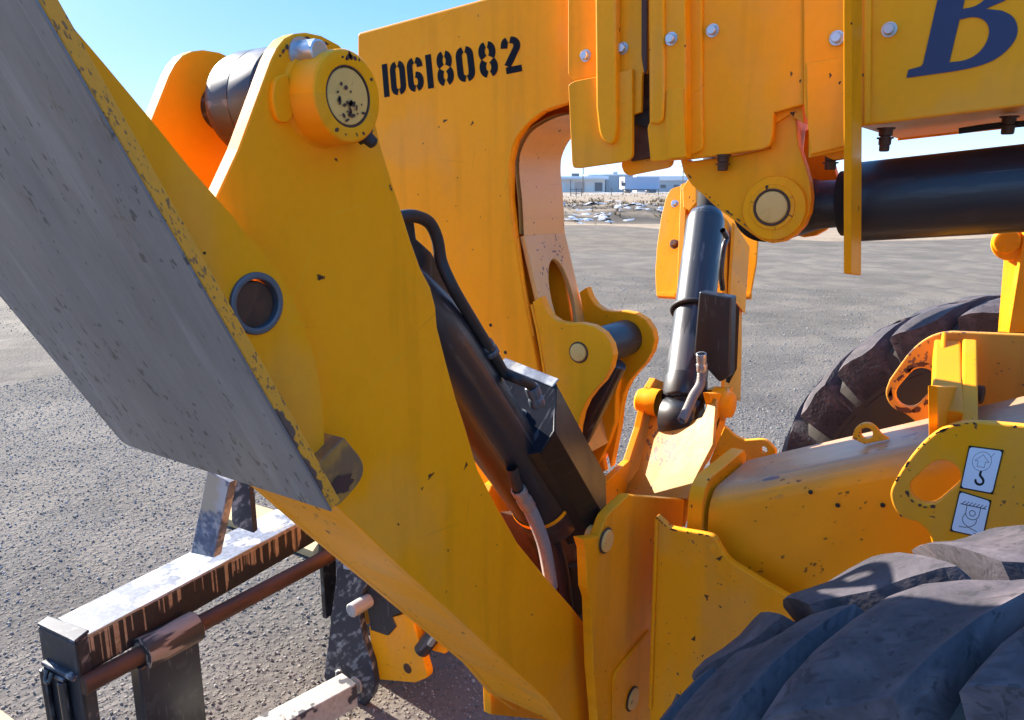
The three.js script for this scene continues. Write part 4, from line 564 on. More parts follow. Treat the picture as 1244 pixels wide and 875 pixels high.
  plate('dark_filler', [[-0.93,0.97,-1.348],[-0.93,0.9,-1.576],[-0.93,0.757,-1.72],[-0.93,0.448,-1.735],[-0.93,0.564,-1.647],[-0.93,0.724,-1.509]], 0.05, M.rust, leg, { bevel: 0.004 });  // dark filler panels added below the ram, over the brightly bounced leg plate
  plate('dark_filler', [[-0.9,0.769,-1.542],[-0.9,0.736,-1.641],[-0.9,0.597,-1.651],[-0.9,0.606,-1.602],[-0.9,0.651,-1.558]], 0.03, M.dark, leg, { bevel: 0.004 });
  // corrugated hoses under the guard
  const corr = (pts, r) => { const c = new THREE.CatmullRomCurve3(pts.map(V), false, 'centripetal'), L = c.getLength(), n = Math.round(L / 0.0052), q = c.getSpacedPoints(n), G = []; for (let i = 0; i < n; i++) { const d = q[i + 1].clone().sub(q[i]); G.push(new THREE.TorusGeometry(r, 0.0026, 6, 16).applyQuaternion(new THREE.Quaternion().setFromUnitVectors(new THREE.Vector3(0, 0, 1), d.normalize())).translate(q[i].x, q[i].y, q[i].z)); } G.push(new THREE.TubeGeometry(c, 40, r, 12)); return mergeGeometries(G); };
  mesh('hose', corr([[-0.83,1.065,-1.239],[-0.83,1.016,-1.27],[-0.83,0.95,-1.304],[-0.83,0.883,-1.325],[-0.83,0.826,-1.34]], 0.0125), M.hose, leg);
  mesh('hose', corr([[-0.87,0.908,-1.409],[-0.87,0.843,-1.44],[-0.87,0.767,-1.465],[-0.87,0.682,-1.483],[-0.87,0.58,-1.526]], 0.013), M.rubberHose, leg);
  mesh('hose', pipe([[-0.83,1.16,-1.185],[-0.83,1.127,-1.197],[-0.83,1.098,-1.215],[-0.83,1.065,-1.239]], 0.012, 24, 12), M.rubberHose, leg);
  mesh('hose_fitting', turned([-0.83,1.108,-1.206], [-0.83,1.055,-1.245], [[0, 0.013], [0, 0.016], [0.3, 0.016], [0.32, 0.0135], [0.5, 0.0135], [0.52, 0.0165], [1, 0.0165], [1, 0.012]], 8), M.hose, leg);
}
{ // ---- frame bracket the near leg swings on
  const br = chassis, xP = -0.75;
  const p1 = [[-0.75,0.988,-1.473],[-0.75,0.996,-1.552],[-0.75,0.864,-1.903],[-0.75,0.737,-1.896],[-0.75,0.238,-1.792],[-0.75,0.088,-1.795],[-0.75,0.34,-1.432],[-0.75,0.469,-1.426],[-0.75,0.623,-1.398],[-0.75,0.806,-1.379],[-0.75,0.841,-1.362],[-0.75,0.938,-1.351],[-0.75,0.97,-1.335],[-0.75,0.946,-1.41,0.004],[-0.75,0.982,-1.442,0.01]];
  plate('bracket_plate', p1, 0.025, M.paint, br, { bevel: 0.003 });
  plate('bracket_plate', p1.map((p) => [p[0] - 0.32, p[1], p[2]]), 0.025, M.paint, br, { bevel: 0.003 });
  plate('doubler', [[-0.742,0.293,-1.505],[-0.742,0.558,-1.489,0.03],[-0.742,0.571,-1.701,0.01],[-0.742,0.407,-1.711],[-0.742,0.141,-1.724]], 0.008, M.paint, br, { bevel: 0.002 });
  for (const [p, r] of [[[-0.742,0.927,-1.436], 0.026], [[-0.735,0.432,-1.591], 0.028]]) { mesh('pin', rod([p[0] - 0.05, p[1], p[2]], [p[0] + 0.003, p[1], p[2]], r, 0.003, 36), M.pinPaint, br); mesh('pin_ring', new THREE.TorusGeometry(r + 0.002, 0.0022, 6, 36).rotateY(Math.PI / 2).translate(p[0] - 0.004, p[1], p[2]), M.chip, br); }
  // gusset in front of the wheel
  const gus = [[-0.683,0.958,-1.56,0.004],[-0.668,0.949,-1.56],[-0.651,0.937,-1.56],[-0.615,0.939,-1.56],[-0.572,0.944,-1.56,0.02],[-0.541,0.945,-1.56,0.02],[-0.529,0.924,-1.56,0.02],[-0.506,0.895,-1.56,0.02],[-0.468,0.883,-1.56],[-0.422,0.866,-1.56],[-0.365,0.849,-1.56],[-0.335,0.453,-1.56],[-0.674,0.289,-1.56],[-0.681,0.763,-1.56]];
  plate('gusset_plate', gus, 0.02, M.paintWorn, br, { bevel: 0.003 });
  mesh('paint_chips', chips(gus, 16, 0.0025, VIEWED, [0, 1, 2, 3, 4], 0.0002), M.chip, br).userData.kind = 'stuff';
  const ph = [-0.543,0.914,-1.56]; mesh('plug', rod(at(ph, 0, 0, -0.004), at(ph, 0, 0, 0.0015), 0.0105, 0.001, 24), M.paintWorn, br);
  mesh('weld_bead', pipe([[-0.679,0.954,-1.556],[-0.677,0.766,-1.556],[-0.674,0.455,-1.556]], 0.005, 40, 6), M.paint, br);
  // closed body under the bracket top, so that nothing shows through behind the plates
  // sloping top sheet of the far pocket with the notch for the far ram
  const sheet = [[-0.935,0.82,-1.939],[-0.981,0.793,-1.941],[-0.959,0.834,-1.96],[-0.931,0.889,-1.986],[-0.937,0.973,-2.048],[-0.953,1.036,-2.1],[-0.948,1.1,-2.143],[-0.907,1.1,-2.125],[-0.888,1.058,-2.086],[-0.861,1.04,-2.062],[-0.801,1.046,-2.039],[-0.764,1.066,-2.037],[-0.758,1.088,-2.05],[-0.762,1.114,-2.07],[-0.735,1.12,-2.063],[-0.705,1.013,-1.974],[-0.728,0.934,-1.928],[-0.74,0.873,-1.891]];
  plate('pocket_sheet', sheet, 0.012, M.paintRough, br, { bevel: 0.002 });
  const fr = [[-0.955,1.132,-2.137],[-0.955,1.096,-2.233,0.01],[-0.955,1.004,-2.23],[-0.955,0.917,-2.195],[-0.955,0.847,-2.152],[-0.955,0.809,-2.037],[-0.955,0.788,-1.945],[-0.955,0.76,-1.756],[-0.955,0.885,-1.75],[-0.955,0.895,-1.845],[-0.955,0.913,-1.973],[-0.955,0.999,-2.039],[-0.955,1.104,-2.087]];
  plate('bracket_plate', fr, 0.022, M.paintWorn, br);
  plate('bracket_plate', [[-0.745,1.14,-2.034],[-0.745,1.105,-2.193,0.006],[-0.745,1.048,-2.196],[-0.745,0.996,-2.177],[-0.745,0.93,-2.066],[-0.745,0.911,-1.98],[-0.745,0.869,-1.914],[-0.745,0.786,-1.901],[-0.745,0.875,-1.925],[-0.745,0.969,-2.034],[-0.745,1.062,-2.084]], 0.02, M.paint, br);
  const fp0 = [-0.97,1.069,-2.093], fp1 = [-0.735,1.078,-2.163];
  mesh('pin', turned([fp0[0] - 0.02, fp0[1], fp0[2]], [fp0[0] + 0.05, fp0[1], fp0[2]], [[0, 0], [0, 0.033], [0.1, 0.037], [0.5, 0.037], [0.55, 0.042], [1, 0.042]], 32), M.paint, br);
  mesh('pin', turned([fp1[0] - 0.04, fp1[1], fp1[2]], [fp1[0] + 0.015, fp1[1], fp1[2]], [[0, 0.05], [0.6, 0.05], [0.7, 0.04], [1, 0.036], [1, 0]], 32), M.paint, br);
  plate('bracket_cap', [[-0.817,1.103,-2.2],[-0.751,1.113,-2.2],[-0.747,1.062,-2.2],[-0.793,1.047,-2.2],[-0.814,1.061,-2.2]], 0.05, M.paint, br);
  // far gusset wing with its round hole
  const w = [[-0.721,0.954,-2],[-0.685,1.062,-2],[-0.651,1.038,-2,0.01],[-0.626,1.033,-2],[-0.571,1.048,-2,0.02],[-0.543,1.022,-2],[-0.538,0.988,-2],[-0.562,0.917,-2],[-0.716,0.857,-2]];
  const wc = [-0.573,1.016,-2], wh = []; for (let i = 0; i < 20; i++) { const an = i / 20 * 6.283; wh.push([wc[0] + 0.009 * Math.cos(an), wc[1] + 0.009 * Math.sin(an), wc[2]]); }
  plate('gusset_plate', w, 0.016, M.paintWorn, br, { holes: [wh] });
}
{ // ---- chassis nose: tapering box with rounded near shoulder
  const zn = -1.62, zf = -1.90;
  const a = [-0.579,1.009,-1.62], b = [-0.262,1.154,-1.62], dir = V(b).sub(V(a)).normalize();
  const L = 1.7, sec = [], R = 0.055, H = 0.42;                              // section in (z, y) going from the far top edge over the shoulder and down
  sec.push([zf - zn, -H], [zf - zn, -0.02], [zf - zn + 0.02, 0]);
  for (let i = 0; i <= 10; i++) { const an = Math.PI / 2 * (1 - i / 10); sec.push([-R + R * Math.cos(an), -R + R * Math.sin(an)]); }
  sec.push([0, -H]);
  const pos = [], uv = [], idx = [], n = sec.length; let s = 0; const rowsN = 12;
  for (let j = 0; j <= rowsN; j++) { s = 0; sec.forEach(([z, y], i) => { if (i) s += Math.hypot(z - sec[i - 1][0], y - sec[i - 1][1]); pos.push(a[0] + dir.x * L * j / rowsN, a[1] + 0.012 + dir.y * L * j / rowsN + y, zn + z); uv.push(L * j / rowsN, s); if (j < rowsN && i < n - 1) { const q = j * n + i; idx.push(q, q + 1, q + n, q + 1, q + n + 1, q + n); } }); }
  const g = new THREE.BufferGeometry(); g.setAttribute('position', new THREE.Float32BufferAttribute(pos, 3)); g.setAttribute('uv', new THREE.Float32BufferAttribute(uv, 2)); g.setIndex(idx); g.computeVertexNormals();
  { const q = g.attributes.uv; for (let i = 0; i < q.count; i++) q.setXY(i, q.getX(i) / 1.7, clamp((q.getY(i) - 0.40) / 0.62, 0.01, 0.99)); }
  mesh('nose_box', toCreasedNormals(g, 0.5), M.noseSheenDust, chassis);
  // flange round its front end
  const ring = sec.map(([z, y]) => [a[0] - 0.012, a[1] + 0.012 + y, zn + z]), grow = ring.map(([x, y, z]) => [x, y + 0.022, z + (z > -1.75 ? 0.012 : -0.012)]);
  plate('end_flange', grow, 0.035, M.paintWorn, chassis, { face: new THREE.Vector3(1, 0, 0), bevel: 0.003 });
  mesh('axle_housing', mergeGeometries([rod([0.14, 0.70, -1.0], [0.0, 0.70, -2.6], 0.12), turned([-0.35, 0.70, -1.8], [0.5, 0.7, -1.8], [[0, 0], [0, 0.1], [0.3, 0.22], [0.7, 0.22], [1, 0.1], [1, 0]])]), M.paintRough, chassis);
  plate('belly_plate', [[-0.489,0.834,-1.63],[-0.321,0.885,-1.63],[-0.312,0.77,-1.63],[-0.48,0.711,-1.63]], 0.02, M.rust, chassis);
  // small lifting eye standing on the nose
  const ez = -1.74, eo = [[-0.311,1.168,-1.74],[-0.308,1.192,-1.74,0.01],[-0.296,1.205,-1.74,0.01],[-0.28,1.21,-1.74,0.01],[-0.266,1.203,-1.74,0.01],[-0.257,1.19,-1.74,0.01],[-0.238,1.18,-1.74],[-0.285,1.16,-1.74]], ec = [-0.283,1.185,-1.74], eh = []; for (let i = 0; i < 20; i++) { const an = i / 20 * 6.283; eh.push([ec[0] + 0.0125 * Math.cos(an), ec[1] + 0.0125 * Math.sin(an), ez]); }
  plate('lifting_eye', eo, 0.014, M.paintWorn, chassis, { holes: [eh] });
  for (const p of [[-0.303,1.058,-1.617], [-0.219,1.079,-1.617], [-0.359,1.074,-1.617]]) mesh('plug', rod(p, at(p, 0, 0, 0.0025), 0.005, 0.001, 12), M.dark, chassis);

  // near tie-down plate with two stickers and a slot
  const pz = -1.46, tie = [[-0.188,1.16,-1.46,0.01],[-0.187,1.176,-1.46,0.02],[-0.175,1.21,-1.46],[-0.155,1.254,-1.46,0.03],[-0.131,1.289,-1.46,0.04],[-0.104,1.31,-1.46,0.04],[-0.074,1.319,-1.46,0.03],[-0.005,1.324,-1.46],[0.248,1.342,-1.46],[0.289,1.067,-1.46],[-0.081,1.002,-1.46],[-0.121,1.109,-1.46,0.01],[-0.14,1.121,-1.46],[-0.16,1.12,-1.46,0.02],[-0.179,1.134,-1.46,0.02]];
  const capsule = (p, q, r, z, n = 10) => { const d = V(q).sub(V(p)).normalize(), o = []; const a0 = Math.atan2(d.y, d.x); for (let i = 0; i <= n; i++) { const an = a0 - Math.PI / 2 + Math.PI * i / n; o.push([q[0] + r * Math.cos(an), q[1] + r * Math.sin(an), z]); } for (let i = 0; i <= n; i++) { const an = a0 + Math.PI / 2 + Math.PI * i / n; o.push([p[0] + r * Math.cos(an), p[1] + r * Math.sin(an), z]); } return o; };
  const slot = capsule([-0.132,1.183,-1.46], [-0.109,1.216,-1.46], 0.0265, pz);
  plate('tie_down_plate', tie, 0.022, M.paintWorn, chassis, { holes: [slot], bevel: 0.003 });
  seed = 31; mesh('paint_chips', mergeGeometries([chips(tie, 22, 0.0028, VIEWED, [0, 1, 2, 3, 4, 5, 6, 12, 13], 0.0005), chips(slot, 9, 0.003, VIEWED, [14, 15, 16, 17, 18, 19, 20], -0.006)]), M.chip, chassis).userData.kind = 'stuff';
  const sticker = (corners, draw) => {
    const [c, x] = makeCanvas(300, 380); x.fillStyle = '#101216'; x.fillRect(0, 0, 300, 380); x.fillStyle = '#e4e8ee'; x.beginPath(); x.roundRect(11, 11, 278, 358, 26); x.fill(); x.strokeStyle = x.fillStyle = '#15161c'; x.lineWidth = 5; x.lineCap = 'round'; draw(x);
    const m = std({ map: tex(new THREE.CanvasTexture(c), true), roughness: 0.35 });
    const Q = corners.map(V), n = 6, pos = [], uv2 = [], ix = []; for (let j = 0; j <= n; j++) for (let i = 0; i <= n; i++) { const p = Q[0].clone().lerp(Q[1], i / n).lerp(Q[3].clone().lerp(Q[2], i / n), j / n); pos.push(p.x, p.y, p.z + 0.0012); uv2.push(i / n, 1 - j / n); if (i < n && j < n) { const k = j * (n + 1) + i; ix.push(k, k + n + 1, k + 1, k + 1, k + n + 1, k + n + 2); } }
    const gg = new THREE.BufferGeometry(); gg.setAttribute('position', new THREE.Float32BufferAttribute(pos, 3)); gg.setAttribute('uv', new THREE.Float32BufferAttribute(uv2, 2)); gg.setIndex(ix); gg.computeVertexNormals(); mesh('warning_sticker', gg, m, chassis);
  };
  sticker([[-0.077,1.277,-1.46],[-0.027,1.279,-1.46],[-0.033,1.199,-1.46],[-0.082,1.199,-1.46]], (x) => {
    x.lineWidth = 3; x.beginPath(); x.arc(140, 120, 82, 0, 7); x.stroke(); x.beginPath(); x.moveTo(140, 62); x.lineTo(200, 120); x.lineTo(172, 120); x.lineTo(172, 168); x.lineTo(108, 168); x.lineTo(108, 120); x.lineTo(80, 120); x.closePath(); x.stroke(); x.beginPath(); x.moveTo(206, 76); x.lineTo(232, 34); x.stroke();
    x.lineWidth = 20; x.beginPath(); x.moveTo(152, 208); x.lineTo(150, 232); x.bezierCurveTo(150, 252, 196, 258, 192, 296); x.bezierCurveTo(186, 328, 126, 326, 122, 286); x.stroke();
  });
  sticker([[-0.082,1.195,-1.46],[-0.034,1.188,-1.46],[-0.038,1.118,-1.46],[-0.088,1.118,-1.46]], (x) => {
    x.lineWidth = 8; x.beginPath(); x.moveTo(40, 112); x.lineTo(268, 96); x.stroke(); x.lineWidth = 6; for (let k = 0; k < 7; k++) { x.beginPath(); x.moveTo(50 + k * 32, 112 - k * 2); x.lineTo(76 + k * 32, 78 - k * 2); x.stroke(); }
    x.beginPath(); x.moveTo(98, 110); x.lineTo(100, 170); x.bezierCurveTo(104, 250, 220, 250, 222, 170); x.lineTo(222, 100); x.stroke(); x.beginPath(); x.arc(160, 170, 26, 0, 7); x.stroke();
    x.beginPath(); x.moveTo(98, 190); x.bezierCurveTo(60, 260, 100, 300, 230, 330); x.stroke(); x.beginPath(); x.moveTo(208, 220); x.bezierCurveTo(220, 270, 170, 320, 70, 318); x.stroke(); x.fillRect(206, 350, 60, 6);
  });
  // far tie-down plate, cross block and recess between the two
  const ft = [[-0.31,1.19,-2.1,0.02],[-0.301,1.23,-2.1],[-0.28,1.273,-2.1],[-0.26,1.312,-2.1,0.03],[-0.226,1.349,-2.1,0.03],[-0.189,1.365,-2.1,0.02],[-0.033,1.374,-2.1],[0.325,1.39,-2.1],[0.356,1.185,-2.1],[-0.176,1.081,-2.1],[-0.255,1.149,-2.1,0.03],[-0.288,1.154,-2.1,0.03]], fs = capsule([-0.254,1.196,-2.1], [-0.229,1.238,-2.1], 0.031, -2.10);
  plate('tie_down_plate', ft, 0.022, M.paintRough, chassis, { holes: [fs], bevel: 0.003 });
  mesh('paint_chips', chips(fs, 30, 0.007, VIEWED, null, -0.014), M.chip, chassis).userData.kind = 'stuff';
  plate('recess_floor', [[-0.121,1.13,-2.116],[0.135,1.13,-2.295],[0.208,1.13,-2.838],[-0.151,1.13,-2.586]], 0.014, M.paint, chassis, { face: new THREE.Vector3(0, 1, 0) });
  plate('recess_wall', [[-0.13,1.382,-1.413],[-0.13,1.247,-1.536],[-0.13,0.482,-4],[-0.13,1.032,-3.064]], 0.014, M.paint, chassis, { face: new THREE.Vector3(1, 0, 0) });
  const k0 = [-0.26, 1.235, -1.70], ba = [-0.132,1.254,-1.68], bb = [-0.182,1.324,-2.08];
  mesh('cross_bar', boxBetween(ba, bb, 0.055, 0.05), M.paint, chassis);
  const ca = [-0.112,1.251,-1.66], cb = [-0.156,1.336,-2.08]; mesh('cross_bar', boxBetween(at(ca, 0.02, -0.01), at(cb, 0.02, -0.004), 0.03, 0.05), M.paintWorn, chassis);
  mesh('bar_rib', boxBetween([-0.169,1.244,-1.9], [-0.192,1.342,-2.09], 0.010, 0.06), M.paint, chassis);
  const bt = [-0.112,1.255,-1.95]; mesh('bolt', hexBolt(bt, [1, 0, 0.1], 0.022, 0.02), M.rust, chassis);
  // upright post on the far side with its pin boss
  plate('post', [[-0.111,1.595,-2.429],[-0.065,1.598,-2.392],[-0.069,1.331,-2.395],[-0.097,1.325,-2.418]], 0.012, M.paint, chassis, { face: new THREE.Vector3(-0.62, 0, 0.78) });
  plate('post', [[-0.066,1.599,-2.374],[0.01,1.599,-2.417],[0.043,1.337,-2.436],[-0.07,1.334,-2.371]], 0.02, M.paint, chassis);
  plate('post_rib', [[-0.073,1.396,-2.4],[0.026,1.405,-2.4],[0.033,1.345,-2.4],[-0.075,1.334,-2.4]], 0.02, M.paint, chassis);
  const pb = [-0.103,1.569,-2.4]; mesh('post_boss', mergeGeometries([rod(at(pb, 0, 0, -0.02), at(pb, 0, 0, 0.03), 0.032, 0.006, 28), rod(at(pb, 0.01, -0.004, -0.02), at(pb, 0.01, -0.004, 0.012), 0.046, 0.004, 28)]), M.paint, chassis);
  plate('engine_cover', [[0.02, 1.18, -2.5], [1.6, 1.18, -2.5], [1.6, 1.45, -2.5], [0.30, 1.45, -2.5]], 0.02, M.dark, chassis);
}
{ // ---- far stabiliser
  const leg = legGroup(), p0 = '';
  plate('foot_plate', [[-1.351,1.271,-2.988],[-1.379,1.36,-3.031],[-1.398,1.46,-3.081],[-1.411,1.58,-3.139],[-1.411,1.667,-3.181,0.02],[-1.398,1.705,-3.2,0.02],[-1.359,1.715,-3.205],[-1.233,1.715,-3.205],[-1.064,1.597,-3.147],[-0.973,1.503,-3.101],[-0.96,1.415,-3.058],[-0.956,1.3,-3.002]], 0.014, M.paintWorn, leg);
  plate('foot_toe', [[-1.345,1.281,-2.973],[-1.257,1.284,-2.974],[-1.257,1.267,-2.966],[-1.337,1.265,-2.965]], 0.03, M.paintWorn, leg);
  plate('foot_toe', [[-1.055,1.298,-2.981],[-0.951,1.306,-2.985],[-0.951,1.29,-2.977],[-1.045,1.283,-2.974]], 0.03, M.paintWorn, leg);
  const strip = (q) => plate('leg_plate', q, 0.22, M.paintWorn, leg, { bevel: 0.002 });
  strip([[-1.216,1.72,-2.876],[-1.198,1.726,-2.879],[-1.18,1.671,-2.852],[-1.109,1.315,-2.678],[-1.049,1.009,-2.529],[-1.065,1.007,-2.528],[-1.147,1.4,-2.72]]);
  strip([[-1.036,1.605,-2.86],[-1.013,1.587,-2.852],[-0.93,1.211,-2.668],[-0.891,1.023,-2.575],[-0.903,1.021,-2.575],[-0.971,1.32,-2.721]]);
  strip([[-0.996,1.582,-2.849],[-0.982,1.576,-2.846],[-0.943,1.328,-2.725],[-0.953,1.333,-2.727]]);
  for (const q of [[[-1.198,1.708,-2.85],[-1.183,1.738,-2.865],[-1.146,1.726,-2.859],[-1.128,1.653,-2.824],[-1.147,1.622,-2.809],[-1.176,1.634,-2.814]]]) plate('pin_lobe', q, 0.05, M.paint, leg);
  const bolt = [-1.355,1.64,-3.153]; mesh('bolt', hexBolt(bolt, [0, 0.44, 0.9], 0.013, 0.012), M.zinc, leg);
  for (const q of [[-1.309,1.475,-3.063], [-1.054,1.488,-3.069]]) mesh('bolt', hexBolt(q, [0, 0.44, 0.9], 0.016, 0.018), M.rust, leg);
  // ram
  const A = [-0.86,1.09,-2.133], B = [-0.981,1.614,-2.55], u = V(B).sub(V(A)), L = u.length(); u.normalize();
  const al = (d) => [A[0] + u.x * d, A[1] + u.y * d, A[2] + u.z * d], rad = 0.0635;
  mesh('ram_barrel', turned(al(-0.02), al(L + 0.02), [[0, 0], [0, rad * 0.8], [0.012, rad * 1.04], [0.10, rad * 1.04], [0.11, rad], [0.93, rad], [0.975, rad * 0.86], [1, rad * 0.5], [1, 0]], 48), M.blackWorn, leg);
  mesh('ram_eye', mergeGeometries([turned(at(al(-0.07), -0.05), at(al(-0.07), 0.05), [[0, 0], [0, 0.06], [1, 0.06], [1, 0]], 32), rod(al(-0.075), al(0), 0.045)]), M.black, leg);
  mesh('ram_rod', rod(al(L), al(L + 0.25), 0.035), M.dark, leg);
  mesh('hose_clamp', new THREE.TorusGeometry(rad + 0.006, 0.008, 8, 40).applyQuaternion(new THREE.Quaternion().setFromUnitVectors(new THREE.Vector3(0, 0, 1), u)).translate(...al(L * 0.44)), M.rubberHose, leg);
  // valve guard on the ram
  const zG = -2.16;
  plate('valve_guard', [[-0.841,1.408,-2.16,0.008],[-0.744,1.398,-2.16,0.006],[-0.735,1.166,-2.16,0.01],[-0.763,1.142,-2.16,0.01],[-0.8,1.175,-2.16],[-0.848,1.204,-2.16,0.004]], 0.05, M.black, leg, { bevel: 0.006, seg: 3 });
  plate('guard_panel', [[-0.763,1.391,-2.214],[-0.743,1.357,-2.241],[-0.74,1.171,-2.245],[-0.755,1.127,-2.225]], 0.02, M.guard, leg, { face: new THREE.Vector3(1, 0, 0.6) });
  mesh('ram_pipe', pipe([[-0.8,1.584,-2.215],[-0.8,1.558,-2.254],[-0.8,1.54,-2.236],[-0.8,1.463,-2.222],[-0.8,1.407,-2.245]], 0.0085, 30, 8), M.blackWorn, leg);
  const corr = [[-0.77,1.248,-2.021],[-0.77,1.208,-2.032],[-0.77,1.166,-2.026],[-0.77,1.139,-1.975],[-0.77,1.107,-1.933],[-0.77,1.087,-1.901]];
  const c = new THREE.CatmullRomCurve3(corr.map(V), false, 'centripetal'), n = 46, q = c.getSpacedPoints(n), G = []; for (let i = 4; i < n; i++) { const d = q[i + 1].clone().sub(q[i]); G.push(new THREE.TorusGeometry(0.0105, 0.003, 6, 14).applyQuaternion(new THREE.Quaternion().setFromUnitVectors(new THREE.Vector3(0, 0, 1), d.normalize())).translate(q[i].x, q[i].y, q[i].z)); } G.push(new THREE.TubeGeometry(c, 40, 0.0105, 12));
  mesh('hose', mergeGeometries(G), M.hose, leg);
  mesh('hose_fitting', turned([-0.77,1.253,-2.02], [-0.77,1.203,-2.033], [[0, 0.012], [0, 0.0155], [0.4, 0.0155], [0.45, 0.013], [0.6, 0.013], [0.64, 0.0165], [1, 0.0165], [1, 0.011]], 8), M.zinc, leg);
}
// ---- wheels: casing, rim and separate tread lugs
const wheelGeo = (() => {
  const R = 0.70, W = 0.37, prof = [[0.30, -0.15], [0.34, -0.165], [0.42, -0.185], [0.55, -0.19], [0.625, -0.175], [0.655, -0.13], [0.662, 0], [0.655, 0.13], [0.625, 0.175], [0.55, 0.19], [0.42, 0.185], [0.34, 0.165], [0.30, 0.15]];
  const cas = new THREE.LatheGeometry(prof.map(([r, z]) => new THREE.Vector2(r, z)), 96).rotateX(Math.PI / 2);
  const rim = new THREE.LatheGeometry([[0.0, 0.02], [0.16, 0.03], [0.2, 0.05], [0.27, 0.06], [0.31, 0.16], [0.325, 0.165], [0.31, 0.1], [0.305, -0.15]].map(([r, z]) => new THREE.Vector2(Math.max(r, 0.0001), z)), 64).rotateX(Math.PI / 2);
  const lugs = []; seed = 2024;
  for (let v = 0; v < 4; v++) for (const sgn of [1, -1]) {
    const ss = [-1, -0.97, -0.9, -0.8, -0.5, -0.1, 0.3, 0.7, 0.85, 0.93, 0.98, 1], tt = [-1, -0.97, -0.9, -0.78, -0.4, 0, 0.4, 0.75, 0.88, 0.95, 1], pos = [], uv = [], vc = [], idx = [], n = ss.length, w0 = rr(0.95, 1.05);
    tt.forEach((t, j) => ss.forEach((s, i) => {
      const z = sgn * (0.099 + 0.091 * t), hw = (0.087 - 0.006 * t) * w0, th = (-t * 0.075 + s * hw) ;
      const edge = Math.min(1 - Math.abs(s), (1 - Math.abs(t)) * 1.0), h = Math.pow(sstep(0, 0.13, edge + 0.015), 0.75);
      const crown = 0.698 - 0.55 * Math.max(0, Math.abs(z) - 0.06) ** 2 * 3.2 - 0.004 * Math.sin(s * 4 + v), low = 0.636 - 2.2 * Math.max(0, Math.abs(z) - 0.14);
      const r = low + (crown - low) * h; const wall = (crown - r) * 1.2; pos.push(r * Math.sin(th / 0.7), r * Math.cos(th / 0.7), z); uv.push(th + v * 0.3 + (1 - Math.abs(s) < 0.3 ? Math.sign(s) * wall : 0), z + v * 0.2 + 1 + (1 - Math.abs(t) < 0.3 ? Math.sign(t) * sgn * wall : 0));
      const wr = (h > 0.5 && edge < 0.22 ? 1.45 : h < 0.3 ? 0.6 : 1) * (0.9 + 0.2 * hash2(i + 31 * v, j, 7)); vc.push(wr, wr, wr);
      if (i < n - 1 && j < tt.length - 1) { const q = j * n + i; sgn > 0 ? idx.push(q, q + n, q + 1, q + 1, q + n, q + n + 1) : idx.push(q, q + 1, q + n, q + 1, q + n + 1, q + n); }
    }));
    const g = new THREE.BufferGeometry(); g.setAttribute('position', new THREE.Float32BufferAttribute(pos, 3)); g.setAttribute('uv', new THREE.Float32BufferAttribute(uv, 2)); g.setAttribute('color', new THREE.Float32BufferAttribute(vc, 3)); g.setIndex(idx); g.computeVertexNormals();
    if (g.attributes.normal.getY(5 * n + 5) < 0) { for (let q = 0; q < g.index.count; q += 3) { const a = g.index.array[q]; g.index.array[q] = g.index.array[q + 1]; g.index.array[q + 1] = a; } g.computeVertexNormals(); }
    lugs.push([sgn, toCreasedNormals(g, 0.5)]);
  }
  return { cas, rim, lugs };
})();
function wheel(x, z, phase, yaw = 0) {
  const w = grp('wheel', machine); w.position.set(x, 0.70, z); w.rotation.y = yaw;
  mesh('tyre_casing', wheelGeo.cas, M.casing, w); mesh('rim', wheelGeo.rim, M.paint, w);
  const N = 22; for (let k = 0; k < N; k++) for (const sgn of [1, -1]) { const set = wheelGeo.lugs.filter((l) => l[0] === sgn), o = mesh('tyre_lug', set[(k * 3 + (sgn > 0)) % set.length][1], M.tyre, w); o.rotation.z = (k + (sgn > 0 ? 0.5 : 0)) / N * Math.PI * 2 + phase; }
  return w;
}
wheel(0.27, -0.83, 0.1); wheel(0.0, -2.72, 0.25);

